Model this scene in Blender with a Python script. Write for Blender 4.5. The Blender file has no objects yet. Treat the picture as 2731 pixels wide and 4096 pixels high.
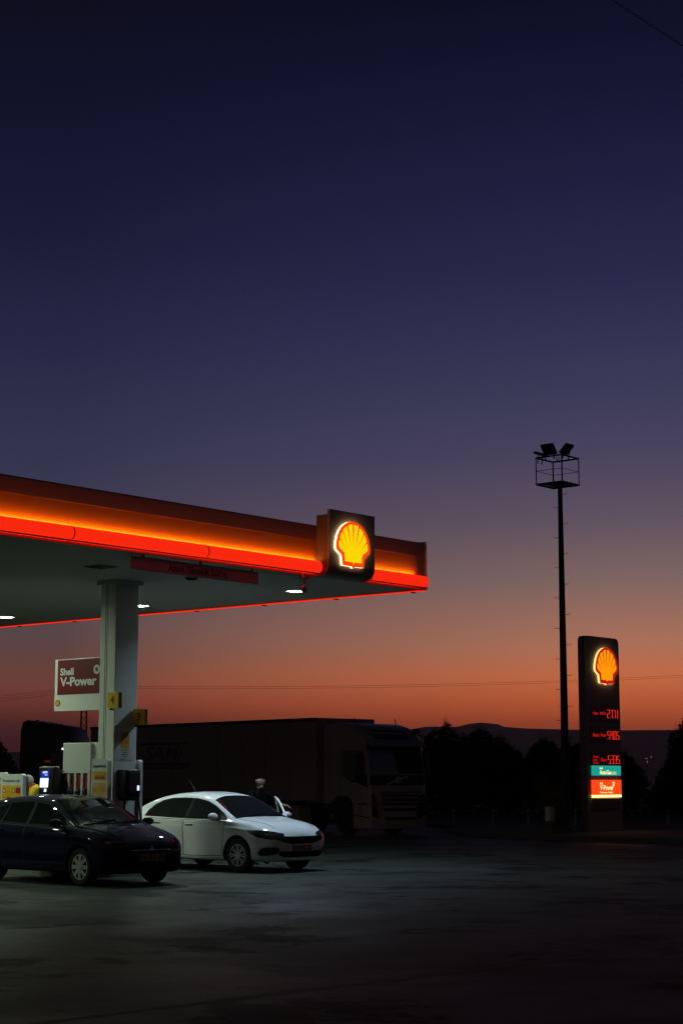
import bpy, bmesh, math, random
from mathutils import Vector, Matrix, Euler
from mathutils.bvhtree import BVHTree
from mathutils.geometry import delaunay_2d_cdt

R = math.radians
HAZE = .00009
sc = bpy.context.scene
COL = sc.collection
random.seed(7)

# ------------------------------------------------------------------ materials
def lin(c):
    return tuple(((v / 255) / 12.92 if v / 255 <= .04045 else ((v / 255 + .055) / 1.055) ** 2.4) for v in c)

def mat(name, col, rough=.5, metal=0., emit=None, es=0., coat=0., var=0., vscale=6., bump=0., bscale=60., spec=.5, trans=0.):
    m = bpy.data.materials.new(name); m.use_nodes = True
    nt = m.node_tree; p = nt.nodes['Principled BSDF']
    p.inputs['Base Color'].default_value = (*col, 1)
    p.inputs['Roughness'].default_value = rough
    p.inputs['Metallic'].default_value = metal
    p.inputs['Specular IOR Level'].default_value = spec
    p.inputs['Coat Weight'].default_value = coat
    p.inputs['Coat Roughness'].default_value = .04
    p.inputs['Transmission Weight'].default_value = trans
    if emit:
        p.inputs['Emission Color'].default_value = (*emit, 1)
        p.inputs['Emission Strength'].default_value = es
    tc = nt.nodes.new('ShaderNodeTexCoord')
    if var:
        n = nt.nodes.new('ShaderNodeTexNoise'); n.inputs['Scale'].default_value = vscale; n.inputs['Detail'].default_value = 6
        nt.links.new(tc.outputs['Object'], n.inputs['Vector'])
        mx = nt.nodes.new('ShaderNodeMix'); mx.data_type = 'RGBA'
        nt.links.new(n.outputs['Fac'], mx.inputs['Factor'])
        mx.inputs[6].default_value = (*[c * (1 - var) for c in col], 1)
        mx.inputs[7].default_value = (*[min(1, c * (1 + var)) for c in col], 1)
        nt.links.new(mx.outputs[2], p.inputs['Base Color'])
        mr = nt.nodes.new('ShaderNodeMapRange')
        mr.inputs[3].default_value = max(.02, rough - .12 * var * 2); mr.inputs[4].default_value = min(1, rough + .12 * var * 2)
        nt.links.new(n.outputs['Fac'], mr.inputs[0]); nt.links.new(mr.outputs[0], p.inputs['Roughness'])
    if bump:
        n = nt.nodes.new('ShaderNodeTexNoise'); n.inputs['Scale'].default_value = bscale; n.inputs['Detail'].default_value = 4
        nt.links.new(tc.outputs['Object'], n.inputs['Vector'])
        b = nt.nodes.new('ShaderNodeBump'); b.inputs['Strength'].default_value = bump; b.inputs['Distance'].default_value = .01
        nt.links.new(n.outputs['Fac'], b.inputs['Height']); nt.links.new(b.outputs[0], p.inputs['Normal'])
    return m

LAMP = (.86, 1.0, .84)
M = dict(
    white_metal=mat('white_metal', (.62, .63, .60), .45, var=.08, vscale=3),
    column_white=mat('column_white', (.70, .70, .63), .5, var=.1, vscale=2.5),
    soffit=mat('soffit', (.50, .52, .50), .5, var=.05, vscale=2),
    fascia_yellow=mat('fascia_yellow', (.80, .18, .008), .45, var=.03),
    fascia_top=mat('fascia_top', (.50, .17, .22), .5, var=.05),
    fascia_end=mat('fascia_end', (.42, .26, .28), .5, var=.05),  # end panel's unlit look beyond the strip light is put into its colour
    box_side=mat('logo_box_side', (.16, .06, .055), .5),
    seam=mat('seam', (.03, .02, .02), .7),
    red_tube=mat('red_tube', (.5, .02, .01), .35, emit=(1, .022, .004), es=.93),
    tube_ring=mat('tube_ring', (.35, .02, .01), .5, emit=(1, .02, .003), es=.22),
    tray_red=mat('tray_red', (.55, .10, .05), .4),
    strip=mat('amber_strip', (.8, .6, .3), .5, emit=(1, .56, .10), es=21.),
    lamp=mat('lamp_glass', (.8, .8, .8), .4, emit=LAMP, es=70.),
    lamp_cool=mat('lamp_glass_cool', (.8, .8, .8), .4, emit=(.80, .94, 1.0), es=70.),
    lamp_off=mat('lamp_off', (.03, .03, .03), .25),
    black=mat('black_plastic', (.012, .012, .013), .35, var=.2),
    panel_dark=mat('sign_panel_dark', (.27, .20, .19), .45, var=.06, vscale=2),
    dark_metal=mat('dark_metal', (.05, .05, .055), .5, .4, var=.2),
    galv=mat('galvanised', (.12, .12, .125), .5, .5, var=.2),
    shell_yellow=mat('logo_yellow', (.7, .5, .02), .35, emit=lin((255, 214, 0)), es=1.0),
    shell_red=mat('logo_red', (.6, .05, .01), .35, emit=(1, .054, .001), es=1.0),
    shell_side=mat('logo_return', (.8, .7, .6), .4, emit=(1, .66, .34), es=2.6),
    shell_yellow2=mat('logo_amber', (.7, .4, .02), .35, emit=lin((255, 152, 0)), es=1.0),
    shell_red2=mat('logo_deep_red', (.5, .03, .01), .35, emit=lin((190, 16, 0)), es=1.0),
    shell_side2=mat('logo_return_warm', (.8, .7, .5), .4, emit=(1, .62, .2), es=1.6),
    print_yellow=mat('print_yellow', (.72, .40, .02), .4, var=.05),
    print_red=mat('print_red', (.15, .005, .006), .4, var=.05),
    print_white=mat('print_white', (.72, .72, .68), .4),
    print_blue=mat('print_blue', (.03, .05, .16), .5),
    num_yellow=mat('number_yellow', (.80, .50, .015), .35, var=.05),
    num_red=mat('number_red', (.35, .02, .015), .4),
    pvc=mat('banner_white', (.42, .46, .46), .5, var=.05),
    banner_text=mat('banner_text', (.13, .01, .03), .5),
    paper=mat('paper', (.62, .58, .48), .7, var=.08),
    poster=mat('poster_orange', (.55, .25, .03), .6, var=.15),
    poster_tan=mat('poster_tan', (.60, .38, .12), .6, var=.25, vscale=5),
    led=mat('led_red', (.2, .01, .01), .5, emit=(1, .02, .008), es=1.15),
    led_dim=mat('led_dim', (.2, .01, .01), .5, emit=(1, .012, .008), es=.42),
    teal=mat('teal_lightbox', (.02, .25, .22), .4, emit=lin((26, 158, 142)), es=1.0),
    red_box=mat('red_lightbox', (.5, .05, .01), .4, emit=lin((255, 60, 12)), es=1.5),
    box_text=mat('lightbox_text', (.8, .75, .5), .4, emit=lin((255, 236, 165)), es=1.0),
    box_bar=mat('lightbox_bar', (.8, .7, .4), .4, emit=lin((255, 224, 120)), es=2.6),
    screen_blue=mat('screen_blue', (.01, .02, .1), .3, emit=lin((24, 48, 190)), es=.7),
    screen_white=mat('screen_white', (.5, .5, .5), .3, emit=(.66, .82, 1.0), es=1.3),
    paint_white=mat('car_paint_white', (.74, .75, .76), .5, coat=1., var=.02, vscale=1.5, spec=.15),
    paint_navy=mat('car_paint_navy', (.003, .004, .030), .6, coat=.6, spec=.03),
    car_glass=mat('car_glass', (.008, .010, .010), .015, spec=1.),
    car_trim=mat('car_trim', (.005, .005, .0055), .6, spec=.12),
    tyre=mat('tyre', (.014, .013, .013), .8, bump=.3),
    alloy=mat('alloy', (.5, .5, .5), .3, .8),
    hubcap=mat('hubcap', (.66, .67, .68), .35, .3),
    chrome=mat('chrome', (.8, .8, .8), .08, 1.),
    lens=mat('lamp_lens', (.02, .02, .022), .05, spec=.8),
    plate=mat('plate_red_lit', (.42, .20, .20), .5),  # white plates with the red tube light put into their colour
    pink_glow=mat('amber_lens', (.5, .15, .02), .2),
    clear_glass=mat('clear_glass', (.9, .92, .92), .02, trans=1.),
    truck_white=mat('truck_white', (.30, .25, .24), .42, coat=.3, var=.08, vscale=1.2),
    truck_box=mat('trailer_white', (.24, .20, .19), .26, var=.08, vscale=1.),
    truck_dark=mat('truck_dark', (.012, .011, .012), .5, var=.2),
    truck_logo=mat('truck_logo', (.10, .03, .035), .45),
    truck_logo2=mat('truck_logo_dark', (.05, .045, .05), .45),
    lorry=mat('lorry_dark', (.03, .025, .03), .4, var=.2),
    side_lamp=mat('side_lamp', (.8, .8, .8), .4, emit=(.9, .92, 1), es=2.2),
    tail=mat('tail_lamp', (.5, .1, .05), .4, emit=(1, .12, .05), es=.05),
    skin=mat('skin', (.19, .10, .068), .55, var=.1, vscale=20),
    hair=mat('grey_hair', (.34, .33, .31), .7, var=.3, vscale=40),
    stubble=mat('stubble', (.12, .08, .065), .8, var=.2, vscale=40),
    yellow_shirt=mat('yellow_shirt', (.72, .46, .01), .8, var=.08, vscale=10),
    red_collar=mat('red_collar', (.45, .03, .02), .8),
    grey_cloth=mat('grey_cloth', (.09, .09, .085), .85, var=.1),
    black_cloth=mat('black_cloth', (.003, .003, .004), .9, var=.2, spec=.05),
    bark=mat('bark', (.05, .035, .03), .9, bump=.5, bscale=20),
    leaf=mat('leaf', (.028, .035, .018), .7, var=.4, vscale=2),
    leaf2=mat('leaf_light', (.10, .09, .02), .7, var=.4, vscale=2),
    post=mat('post_pale', (.45, .44, .44), .6),
    box_cream=mat('box_cream', (.62, .50, .40), .6, var=.1),
    red_pipe=mat('red_pipe', (.35, .02, .01), .4),
    concrete=mat('concrete', (.22, .22, .20), .85, var=.2, vscale=3, bump=.3),
    kerb_stone=mat('kerb_stone', (.06, .058, .055), .9, var=.2, vscale=3),
    joint_grey=mat('joint_grey', (.11, .105, .095), .9, var=.4, vscale=1.2),
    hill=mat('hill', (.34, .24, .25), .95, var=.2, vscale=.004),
    soil=mat('soil', (.03, .027, .022), .95, var=.4, vscale=1.5, bump=.6, bscale=8),
    far_lamp=mat('far_lamp', (.8, .7, .6), .5, emit=(1, .55, .25), es=1.3),
    far_lamp_white=mat('far_lamp_white', (.8, .8, .8), .5, emit=(.7, .8, .95), es=.7),
    wire=mat('wire', (.02, .02, .02), .6),
)

def ground_material():
    m = bpy.data.materials.new('asphalt'); m.use_nodes = True
    nt = m.node_tree; p = nt.nodes['Principled BSDF']; L = nt.links.new
    tc = nt.nodes.new('ShaderNodeTexCoord')
    def noise(scale, detail=6, rough=.6, vec=None, sx=1, sy=1, rot=0, dist=0.):
        mp = nt.nodes.new('ShaderNodeMapping'); mp.inputs['Scale'].default_value = (sx, sy, 1); mp.inputs['Rotation'].default_value = (0, 0, rot)
        L(tc.outputs['Object'], mp.inputs[0])
        n = nt.nodes.new('ShaderNodeTexNoise'); n.inputs['Scale'].default_value = scale; n.inputs['Detail'].default_value = detail
        n.inputs['Roughness'].default_value = rough; n.inputs['Distortion'].default_value = dist
        L(mp.outputs[0], n.inputs['Vector']); return n
    def ramp(src, stops):
        r = nt.nodes.new('ShaderNodeValToRGB')
        while len(r.color_ramp.elements) < len(stops): r.color_ramp.elements.new(.5)
        for e, (pos, v) in zip(r.color_ramp.elements, stops): e.position = pos; e.color = (v, v, v, 1)
        L(src, r.inputs[0]); return r
    def mul(a, b):
        n = nt.nodes.new('ShaderNodeMix'); n.data_type = 'RGBA'; n.blend_type = 'MULTIPLY'; n.inputs[0].default_value = 1
        L(a, n.inputs[6]); L(b, n.inputs[7]); return n.outputs[2]
    base = nt.nodes.new('ShaderNodeRGB'); base.outputs[0].default_value = (.040, .050, .043, 1)
    big = ramp(noise(.09, 5).outputs['Fac'], [(.3, .78), (.7, 1.18)])
    worn = ramp(noise(.55, 8, .65, sx=.8, sy=.8, rot=R(12), dist=.4).outputs['Fac'], [(.38, .55), (.47, 1.0), (.75, 1.12)])
    patch = ramp(noise(.42, 10, .74, dist=.3).outputs['Fac'], [(.41, .28), (.455, .95), (.6, 1.05)])
    fine = ramp(noise(9, 6, .8).outputs['Fac'], [(.3, .72), (.7, 1.28)])
    c = mul(mul(mul(mul(base.outputs[0], big.outputs[0]), worn.outputs[0]), patch.outputs[0]), fine.outputs[0])
    L(c, p.inputs['Base Color'])
    rr = ramp(noise(.35, 7).outputs['Fac'], [(.3, .50), (.7, .74)])
    L(rr.outputs[0], p.inputs['Roughness'])
    sp = nt.nodes.new('ShaderNodeMix'); sp.data_type = 'RGBA'; sp.blend_type = 'MULTIPLY'; sp.inputs[0].default_value = 1; sp.inputs[7].default_value = (.16, .16, .16, 1)
    L(mul(mul(patch.outputs[0], worn.outputs[0]), fine.outputs[0]), sp.inputs[6]); L(sp.outputs[2], p.inputs['Specular IOR Level'])
    b = nt.nodes.new('ShaderNodeBump'); b.inputs['Strength'].default_value = .35; b.inputs['Distance'].default_value = .012
    L(noise(38, 4).outputs['Fac'], b.inputs['Height']); L(b.outputs[0], p.inputs['Normal'])
    return m
M['asphalt'] = ground_material()
# soffit: fine plank grooves as a bump running along the canopy
def soffit_grooves():
    nt = M['soffit'].node_tree; p = nt.nodes['Principled BSDF']
    tc = nt.nodes.new('ShaderNodeTexCoord'); w = nt.nodes.new('ShaderNodeTexWave')
    w.bands_direction = 'X'; w.inputs['Scale'].default_value = 1.6; w.wave_profile = 'SAW'
    nt.links.new(tc.outputs['Object'], w.inputs['Vector'])
    b = nt.nodes.new('ShaderNodeBump'); b.inputs['Strength'].default_value = .5; b.inputs['Distance'].default_value = .012
    nt.links.new(w.outputs['Fac'], b.inputs['Height']); nt.links.new(b.outputs[0], p.inputs['Normal'])
    r = nt.nodes.new('ShaderNodeValToRGB'); r.color_ramp.elements[0].position = .0; r.color_ramp.elements[0].color = (.20, .21, .20, 1); r.color_ramp.elements[1].position = .16; r.color_ramp.elements[1].color = (.52, .54, .52, 1)
    nt.links.new(w.outputs['Fac'], r.inputs[0]); nt.links.new(r.outputs[0], p.inputs['Base Color'])
soffit_grooves()

# ------------------------------------------------------------------ helpers
HEAD = R(-40.3)                                   # direction of the forecourt's long axis
K0 = Vector((1.621, 34.369, 0))                   # ground point below the canopy's far corner
FR = Matrix.Translation(K0) @ Matrix.Rotation(HEAD, 4, 'Z')
BASE = {}

def tag(o, label=None, cat=None, group=None, kind=None):
    if label: o['label'] = label
    if cat: o['category'] = cat
    if group: o['group'] = group
    if kind: o['kind'] = kind
    return o

def thing(name, label, cat, base=(0, 0, 0), group=None, frame=FR, rot=0.):
    """Empty at the thing's base; children are modelled in the coordinates of `frame`."""
    o = bpy.data.objects.new(name, None); COL.objects.link(o)
    o.empty_display_size = .3
    o.matrix_world = frame @ Matrix.Translation(base) @ Matrix.Rotation(rot, 4, 'Z')
    BASE[o.name] = Vector(base) if rot == 0 else Vector((0, 0, 0))
    return tag(o, label, cat, group)

def obj(name, bm, mats, parent=None, smooth=None, off=None):
    me = bpy.data.meshes.new(name)
    if off is None and parent is not None:
        r = parent
        while r.parent: r = r.parent
        off = BASE.get(r.name)
    if off is not None and off.length > 0:
        bmesh.ops.translate(bm, vec=-off, verts=bm.verts)
    bm.normal_update()
    bm.to_mesh(me); bm.free()
    for m in (mats if isinstance(mats, (list, tuple)) else [mats]): me.materials.append(M[m])
    if smooth is not None:
        me.shade_smooth()
        me.set_sharp_from_angle(angle=R(smooth))
    o = bpy.data.objects.new(name, me); COL.objects.link(o)
    if parent is not None: o.parent = parent
    return o

def copy_tree(o, parent=None):
    c = o.copy(); COL.objects.link(c)
    if parent is not None: c.parent = parent
    for ch in [x for x in bpy.data.objects if x.parent == o]: copy_tree(ch, c)
    return c

def new(): return bmesh.new()

def box(bm, x0, x1, y0, y1, z0, z1, mi=0, bev=0., seg=2, Mx=None):
    r = bmesh.ops.create_cube(bm, size=1)
    vs = r['verts']
    bmesh.ops.scale(bm, vec=(x1 - x0, y1 - y0, z1 - z0), verts=vs)
    bmesh.ops.translate(bm, vec=((x0 + x1) / 2, (y0 + y1) / 2, (z0 + z1) / 2), verts=vs)
    fs = list({f for v in vs for f in v.link_faces})
    if bev:
        es = list({e for v in vs for e in v.link_edges})
        rb = bmesh.ops.bevel(bm, geom=es, offset=bev, segments=seg, affect='EDGES', profile=.5)
        fs = list({f for f in rb['faces']} | {f for f in fs if f.is_valid})
        vs = list({v for f in fs for v in f.verts})
    for f in fs: f.material_index = mi
    if Mx is not None: bmesh.ops.transform(bm, matrix=Mx, verts=vs)
    return vs

def cyl(bm, p0, p1, r0, r1=None, n=12, mi=0, caps=True):
    p0 = Vector(p0); p1 = Vector(p1); r1 = r0 if r1 is None else r1
    d = p1 - p0; q = d.to_track_quat('Z', 'Y')
    rings = []
    for p, r in ((p0, r0), (p1, r1)):
        rings.append([bm.verts.new(p + q @ Vector((r * math.cos(2 * math.pi * i / n), r * math.sin(2 * math.pi * i / n), 0))) for i in range(n)])
    for i in range(n):
        f = bm.faces.new((rings[0][i], rings[0][(i + 1) % n], rings[1][(i + 1) % n], rings[1][i])); f.material_index = mi
    if caps:
        f = bm.faces.new(rings[0][::-1]); f.material_index = mi
        f = bm.faces.new(rings[1]); f.material_index = mi

def tube(bm, pts, r, n=8, mi=0):
    pts = [Vector(p) for p in pts]; rings = []
    rs = r if isinstance(r, (list, tuple)) else [r] * len(pts)
    for i, p in enumerate(pts):
        d = (pts[min(i + 1, len(pts) - 1)] - pts[max(i - 1, 0)]).normalized(); q = d.to_track_quat('Z', 'Y')
        rings.append([bm.verts.new(p + q @ Vector((rs[i] * math.cos(2 * math.pi * k / n), rs[i] * math.sin(2 * math.pi * k / n), 0))) for k in range(n)])
    for a, b in zip(rings, rings[1:]):
        for k in range(n):
            f = bm.faces.new((a[k], a[(k + 1) % n], b[(k + 1) % n], b[k])); f.material_index = mi
    f = bm.faces.new(rings[0][::-1]); f.material_index = mi
    f = bm.faces.new(rings[-1]); f.material_index = mi

def loft(bm, prof, axis_pts, mi=0):
    """extrude the closed profile (list of functions of an offset vector) between positions: prof = list of Vector, axis_pts = list of Vector"""
    rings = [[bm.verts.new(a + p) for p in prof] for a in axis_pts]
    n = len(prof)
    for a, b in zip(rings, rings[1:]):
        for k in range(n):
            f = bm.faces.new((a[k], a[(k + 1) % n], b[(k + 1) % n], b[k])); f.material_index = mi
    for r in (rings[0][::-1], rings[-1]):
        f = bm.faces.new(r); f.material_index = mi

def plane_matrix(o, ux, uy):
    ux = Vector(ux).normalized(); uy = Vector(uy).normalized(); n = ux.cross(uy)
    m = Matrix.Identity(4)
    for i in range(3): m[i][0] = ux[i]; m[i][1] = uy[i]; m[i][2] = n[i]; m[i][3] = o[i]
    return m

def prism(bm, poly, d0, d1, Mx, mi=0, side=None):
    """flat polygon (2D) extruded from depth d0 to d1 along the plane normal"""
    side = mi if side is None else side
    a = [bm.verts.new(Mx @ Vector((x, y, d0))) for x, y in poly]
    b = [bm.verts.new(Mx @ Vector((x, y, d1))) for x, y in poly]
    n = len(poly)
    for i in range(n):
        f = bm.faces.new((a[i], a[(i + 1) % n], b[(i + 1) % n], b[i])); f.material_index = side
    if n <= 4:
        for ring in (a[::-1], b): bm.faces.new(ring).material_index = mi
        return
    V, _, F_, *_ = delaunay_2d_cdt([Vector(p) for p in poly], [(i, (i + 1) % n) for i in range(n)], [], 1, 1e-7)
    for f in F_:
        if len({k for k in f}) < 3 or max(f) >= n: continue
        for ring, fl in ((a, True), (b, False)):
            q = [ring[k] for k in f]
            try: bm.faces.new(q[::-1] if fl else q).material_index = mi
            except ValueError: pass

def rrect(x0, x1, y0, y1, r, n=5):
    pts = []
    for cx, cy, a0 in ((x1 - r, y1 - r, 0), (x0 + r, y1 - r, 90), (x0 + r, y0 + r, 180), (x1 - r, y0 + r, 270)):
        for i in range(n + 1):
            t = R(a0 + 90 * i / n); pts.append((cx + r * math.cos(t), cy + r * math.sin(t)))
    return pts

_fontcache = {}
def text(bm, body, x0, x1, y0, y1, Mx, mi, d=.004, bold=0., shear=0., spacing=1.):
    """lettering fitted into the rectangle (x0..x1, y0..y1) of a plane"""
    key = (body, bold, shear, spacing)
    if key not in _fontcache:
        cu = bpy.data.curves.new('lettering', 'FONT'); cu.body = body; cu.offset = bold; cu.shear = shear; cu.space_character = spacing
        cu.extrude = .02; cu.resolution_u = 3
        o = bpy.data.objects.new('lettering', cu); COL.objects.link(o)
        me = bpy.data.meshes.new_from_object(o.evaluated_get(bpy.context.evaluated_depsgraph_get()))
        bpy.data.objects.remove(o); bpy.data.curves.remove(cu); _fontcache[key] = me
    me = _fontcache[key].copy()
    xs = [v.co.x for v in me.vertices]; ys = [v.co.y for v in me.vertices]
    ax, bx, ay, by = min(xs), max(xs), min(ys), max(ys)
    for v in me.vertices:
        v.co = Mx @ Vector((x0 + (v.co.x - ax) / (bx - ax) * (x1 - x0), y0 + (v.co.y - ay) / (by - ay) * (y1 - y0), d if v.co.z > 0 else -d))
    old = set(bm.faces); bm.from_mesh(me)
    for f in bm.faces:
        if f not in old: f.material_index = mi
    bpy.data.meshes.remove(me)

def lathe_y(bm, prof, c, n=32, mi=0):
    """prof = [(radius, y)] spun about the Y axis through c"""
    rings = []
    for r, y in prof:
        rings.append([bm.verts.new((c[0] + r * math.cos(2 * math.pi * k / n), c[1] + y, c[2] + r * math.sin(2 * math.pi * k / n))) for k in range(n)])
    for a, b in zip(rings, rings[1:]):
        for k in range(n):
            f = bm.faces.new((a[k], b[k], b[(k + 1) % n], a[(k + 1) % n])); f.material_index = mi
    for ring, rev in ((rings[0], False), (rings[-1], True)):
        if prof[0 if not rev else -1][0] > 1e-4:
            f = bm.faces.new(ring if not rev else ring[::-1]); f.material_index = mi
    bmesh.ops.recalc_face_normals(bm, faces=bm.faces)

# ------------------------------------------------------------------ camera
cam = bpy.data.cameras.new('camera'); co = bpy.data.objects.new('camera', cam); COL.objects.link(co)
co.location = (0, 0, 1.72)
pitch = math.atan(1072 / 7060)
co.rotation_euler = (R(90) + pitch, 0, 0)
cam.sensor_fit = 'VERTICAL'; cam.sensor_height = 36; cam.lens = 36 * 7060 / 4096
cam.clip_start = .1; cam.clip_end = 20000
sc.camera = co

# ------------------------------------------------------------------ dusk sky
w = bpy.data.worlds.new('World'); sc.world = w; w.use_nodes = True
nt = w.node_tree; L = nt.links.new
tcw = nt.nodes.new('ShaderNodeTexCoord'); sep = nt.nodes.new('ShaderNodeSeparateXYZ'); L(tcw.outputs['Generated'], sep.inputs[0])
def AIR(z):                     # what the haze takes from the low sky
    return 1 + .72 / (1 + (z / .052) ** 2.2)
def sky_ramp(stops):
    r = nt.nodes.new('ShaderNodeValToRGB'); r.color_ramp.interpolation = 'EASE' if False else 'LINEAR'
    while len(r.color_ramp.elements) < len(stops): r.color_ramp.elements.new(.5)
    for e, (pos, c) in zip(r.color_ramp.elements, stops): e.position = pos; g = AIR(pos); e.color = (*[v * g for v in lin(c)], 1)
    L(sep.outputs['Z'], r.inputs[0]); return r.outputs[0]
SKY_R = [(0, (70, 32, 26)), (.020, (112, 50, 34)), (.0326, (152, 67, 38)), (.0412, (176, 82, 45)), (.0568, (192, 104, 66)), (.074, (172, 112, 88)), (.1087, (130, 103, 98)), (.1433, (98, 84, 98)), (.1776, (76, 70, 96)), (.2118, (61, 61, 91)), (.2458, (50, 52, 85)), (.279, (40, 42, 75)), (.3275, (30, 32, 64)), (.3746, (20, 22, 50)), (.42, (13, 14, 36)), (.6, (8, 9, 22)), (1, (7, 6, 13))]
SKY_L = [(0, (34, 16, 20)), (.0235, (58, 26, 28)), (.0305, (70, 34, 29)), (.0375, (92, 44, 38)), (.0446, (102, 52, 44)), (.0523, (108, 62, 52)), (.0614, (101, 64, 56)), (.0726, (92, 66, 64)), (.0838, (86, 70, 72)), (.115, (74, 66, 80)), (.1735, (53, 54, 80)), (.24, (38, 40, 70)), (.2935, (26, 29, 57)), (.358, (17, 20, 43)), (.42, (13, 13, 29)), (.6, (8, 9, 22)), (1, (7, 6, 13))]
SKY_B = [(0, (33, 27, 24)), (.1, (33, 28, 27)), (.3, (27, 27, 31)), (.6, (18, 19, 25)), (1, (10, 10, 15))]
glow = nt.nodes.new('ShaderNodeVectorMath'); glow.operation = 'DOT_PRODUCT'
nrm = nt.nodes.new('ShaderNodeVectorMath'); nrm.operation = 'MULTIPLY'; nrm.inputs[1].default_value = (1, 1, 0); L(tcw.outputs['Generated'], nrm.inputs[0])
nr2 = nt.nodes.new('ShaderNodeVectorMath'); nr2.operation = 'NORMALIZE'; L(nrm.outputs[0], nr2.inputs[0])
L(nr2.outputs[0], glow.inputs[0]); glow.inputs[1].default_value = (math.sin(R(22)), math.cos(R(22)), 0)
def maprange(a, b):
    m = nt.nodes.new('ShaderNodeMapRange'); m.inputs[1].default_value = a; m.inputs[2].default_value = b; m.clamp = True
    L(glow.outputs['Value'], m.inputs[0]); return m.outputs[0]
def mixc(f, a, b):
    m = nt.nodes.new('ShaderNodeMix'); m.data_type = 'RGBA'; L(f, m.inputs[0]); L(a, m.inputs[6]); L(b, m.inputs[7]); return m.outputs[2]
front = mixc(maprange(math.cos(R(31)), math.cos(R(13))), sky_ramp(SKY_L), sky_ramp(SKY_R))
L(mixc(maprange(.0, .75), sky_ramp(SKY_B), front), nt.nodes['Background'].inputs['Color'])
nt.nodes['Background'].inputs['Strength'].default_value = 1.0

vs = sc.view_settings; vs.view_transform = 'Standard'; vs.look = 'None'; vs.exposure = 0; vs.gamma = 1
sc.cycles.use_denoising = True
sc.cycles.max_bounces = 8
sc.cycles.sample_clamp_indirect = 6
sc.cycles.filter_width = 1.3

# ------------------------------------------------------------------ setting: ground, verge, hills
bm = new(); bmesh.ops.create_grid(bm, x_segments=1, y_segments=1, size=9000)
tag(obj('ground', bm, 'asphalt'), kind='structure')

bm = new()
VG = [(4.2, 63), (3.6, 58.5), (3.9, 55.6), (5.0, 53.3), (7.6, 50.4), (10.6, 47.3), (14, 44), (30, 40), (60, 60), (40, 400), (-60, 400), (-40, 95), (-10, 82), (2, 70)]
a = [bm.verts.new((x, y, -.05)) for x, y in VG]; b = [bm.verts.new((x, y, .12)) for x, y in VG]
for i in range(len(VG)): bm.faces.new((a[i], a[(i + 1) % len(VG)], b[(i + 1) % len(VG)], b[i]))
bm.faces.new(b)
bmesh.ops.recalc_face_normals(bm, faces=bm.faces)
tag(obj('verge', bm, 'soil'), kind='structure')
bm = new()
kp = [(x, y, .06) for x, y in VG[:7]]
for (p, q) in zip(kp, kp[1:]):
    d = Vector(q) - Vector(p); ln = d.length; ang = math.atan2(d.y, d.x)
    box(bm, 0, ln + .03, -.14, .0, -.05, .138, bev=.015, Mx=Matrix.Translation((p[0], p[1], 0)) @ Matrix.Rotation(ang, 4, 'Z') @ Matrix.Translation((0, -.003, 0)))
tag(obj('kerb', bm, 'kerb_stone'), kind='structure')

# joint between two asphalt lanes: a low worn ridge and a dark sealed seam
bm = new()
def ground_strip(bm, pts, wd, z, mi=0):
    for (p, q) in zip(pts, pts[1:]):
        d = (Vector(q) - Vector(p)).normalized(); n = Vector((-d.y, d.x))
        vs_ = [bm.verts.new((*(Vector(t) + n * s * wd / 2), z)) for t, s in ((p, -1), (q, -1), (q, 1), (p, 1))]
        f = bm.faces.new(vs_); f.material_index = mi; f.normal_update()
        if f.normal.z < 0: f.normal_flip()
def wob(p, q, n, amp):
    p = Vector(p); q = Vector(q); return [tuple(p.lerp(q, i / n) + Vector((random.uniform(-amp, amp), random.uniform(-amp, amp)))) for i in range(n + 1)]
ground_strip(bm, wob((-2.2, 13.0), (4.6, 20.2), 24, .02), .075, .0012)
tag(obj('pavement_joint', bm, 'joint_grey'), kind='structure')
bm = new()
ground_strip(bm, wob((-7.5, 24.0), (-.2, 26.4), 20, .02), .035, .0012)
ground_strip(bm, wob((-.2, 26.4), (4.0, 30.5), 14, .02), .035, .0012)
tag(obj('pavement_seam', bm, 'seam'), kind='structure')

bm = new()
HP = [(-1600, 60), (-900, 80), (-500, 110), (-150, 128), (60, 136), (190, 142), (240, 150), (290, 150), (330, 149), (352, 157), (383, 160), (410, 158), (440, 157), (462, 147), (520, 145), (640, 142), (800, 140), (930, 141), (1000, 146), (1500, 120), (2400, 70)]
for k in range(len(HP) - 1):
    (x0, z0), (x1, z1) = HP[k], HP[k + 1]
    for j in range(5):
        pass
rows = []
for j in range(7):
    t = j / 6
    rows.append([bm.verts.new((x * (1 - .10 * (1 - t)), 5000 - 700 * (1 - t) + random.uniform(-25, 25) * (0 < j < 6), max(-8, z * math.sin(t * math.pi / 2) ** 1.2 + random.uniform(-5, 5) * (0 < j < 6) - (4 if j == 0 else 0)))) for x, z in HP])
rows.append([bm.verts.new((x, 5900, -8)) for x, z in HP])
for r0, r1 in zip(rows, rows[1:]):
    for k in range(len(HP) - 1): bm.faces.new((r0[k], r0[k + 1], r1[k + 1], r1[k]))
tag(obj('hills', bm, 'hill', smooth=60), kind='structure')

# evening air: an even pale volume round the whole scene
hm = bpy.data.materials.new('evening_haze'); hm.use_nodes = True
hn = hm.node_tree; hn.nodes.remove(hn.nodes['Principled BSDF'])
pv = hn.nodes.new('ShaderNodeVolumePrincipled'); pv.inputs['Color'].default_value = (.86, .84, .84, 1); pv.inputs['Density'].default_value = HAZE; pv.inputs['Anisotropy'].default_value = .55
hn.links.new(pv.outputs[0], hn.nodes['Material Output'].inputs['Volume'])
M['haze'] = hm
bm = new(); box(bm, -3200, 3200, -60, 6200, -9, 190)
tag(obj('haze', bm, 'haze'), kind='stuff')

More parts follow.
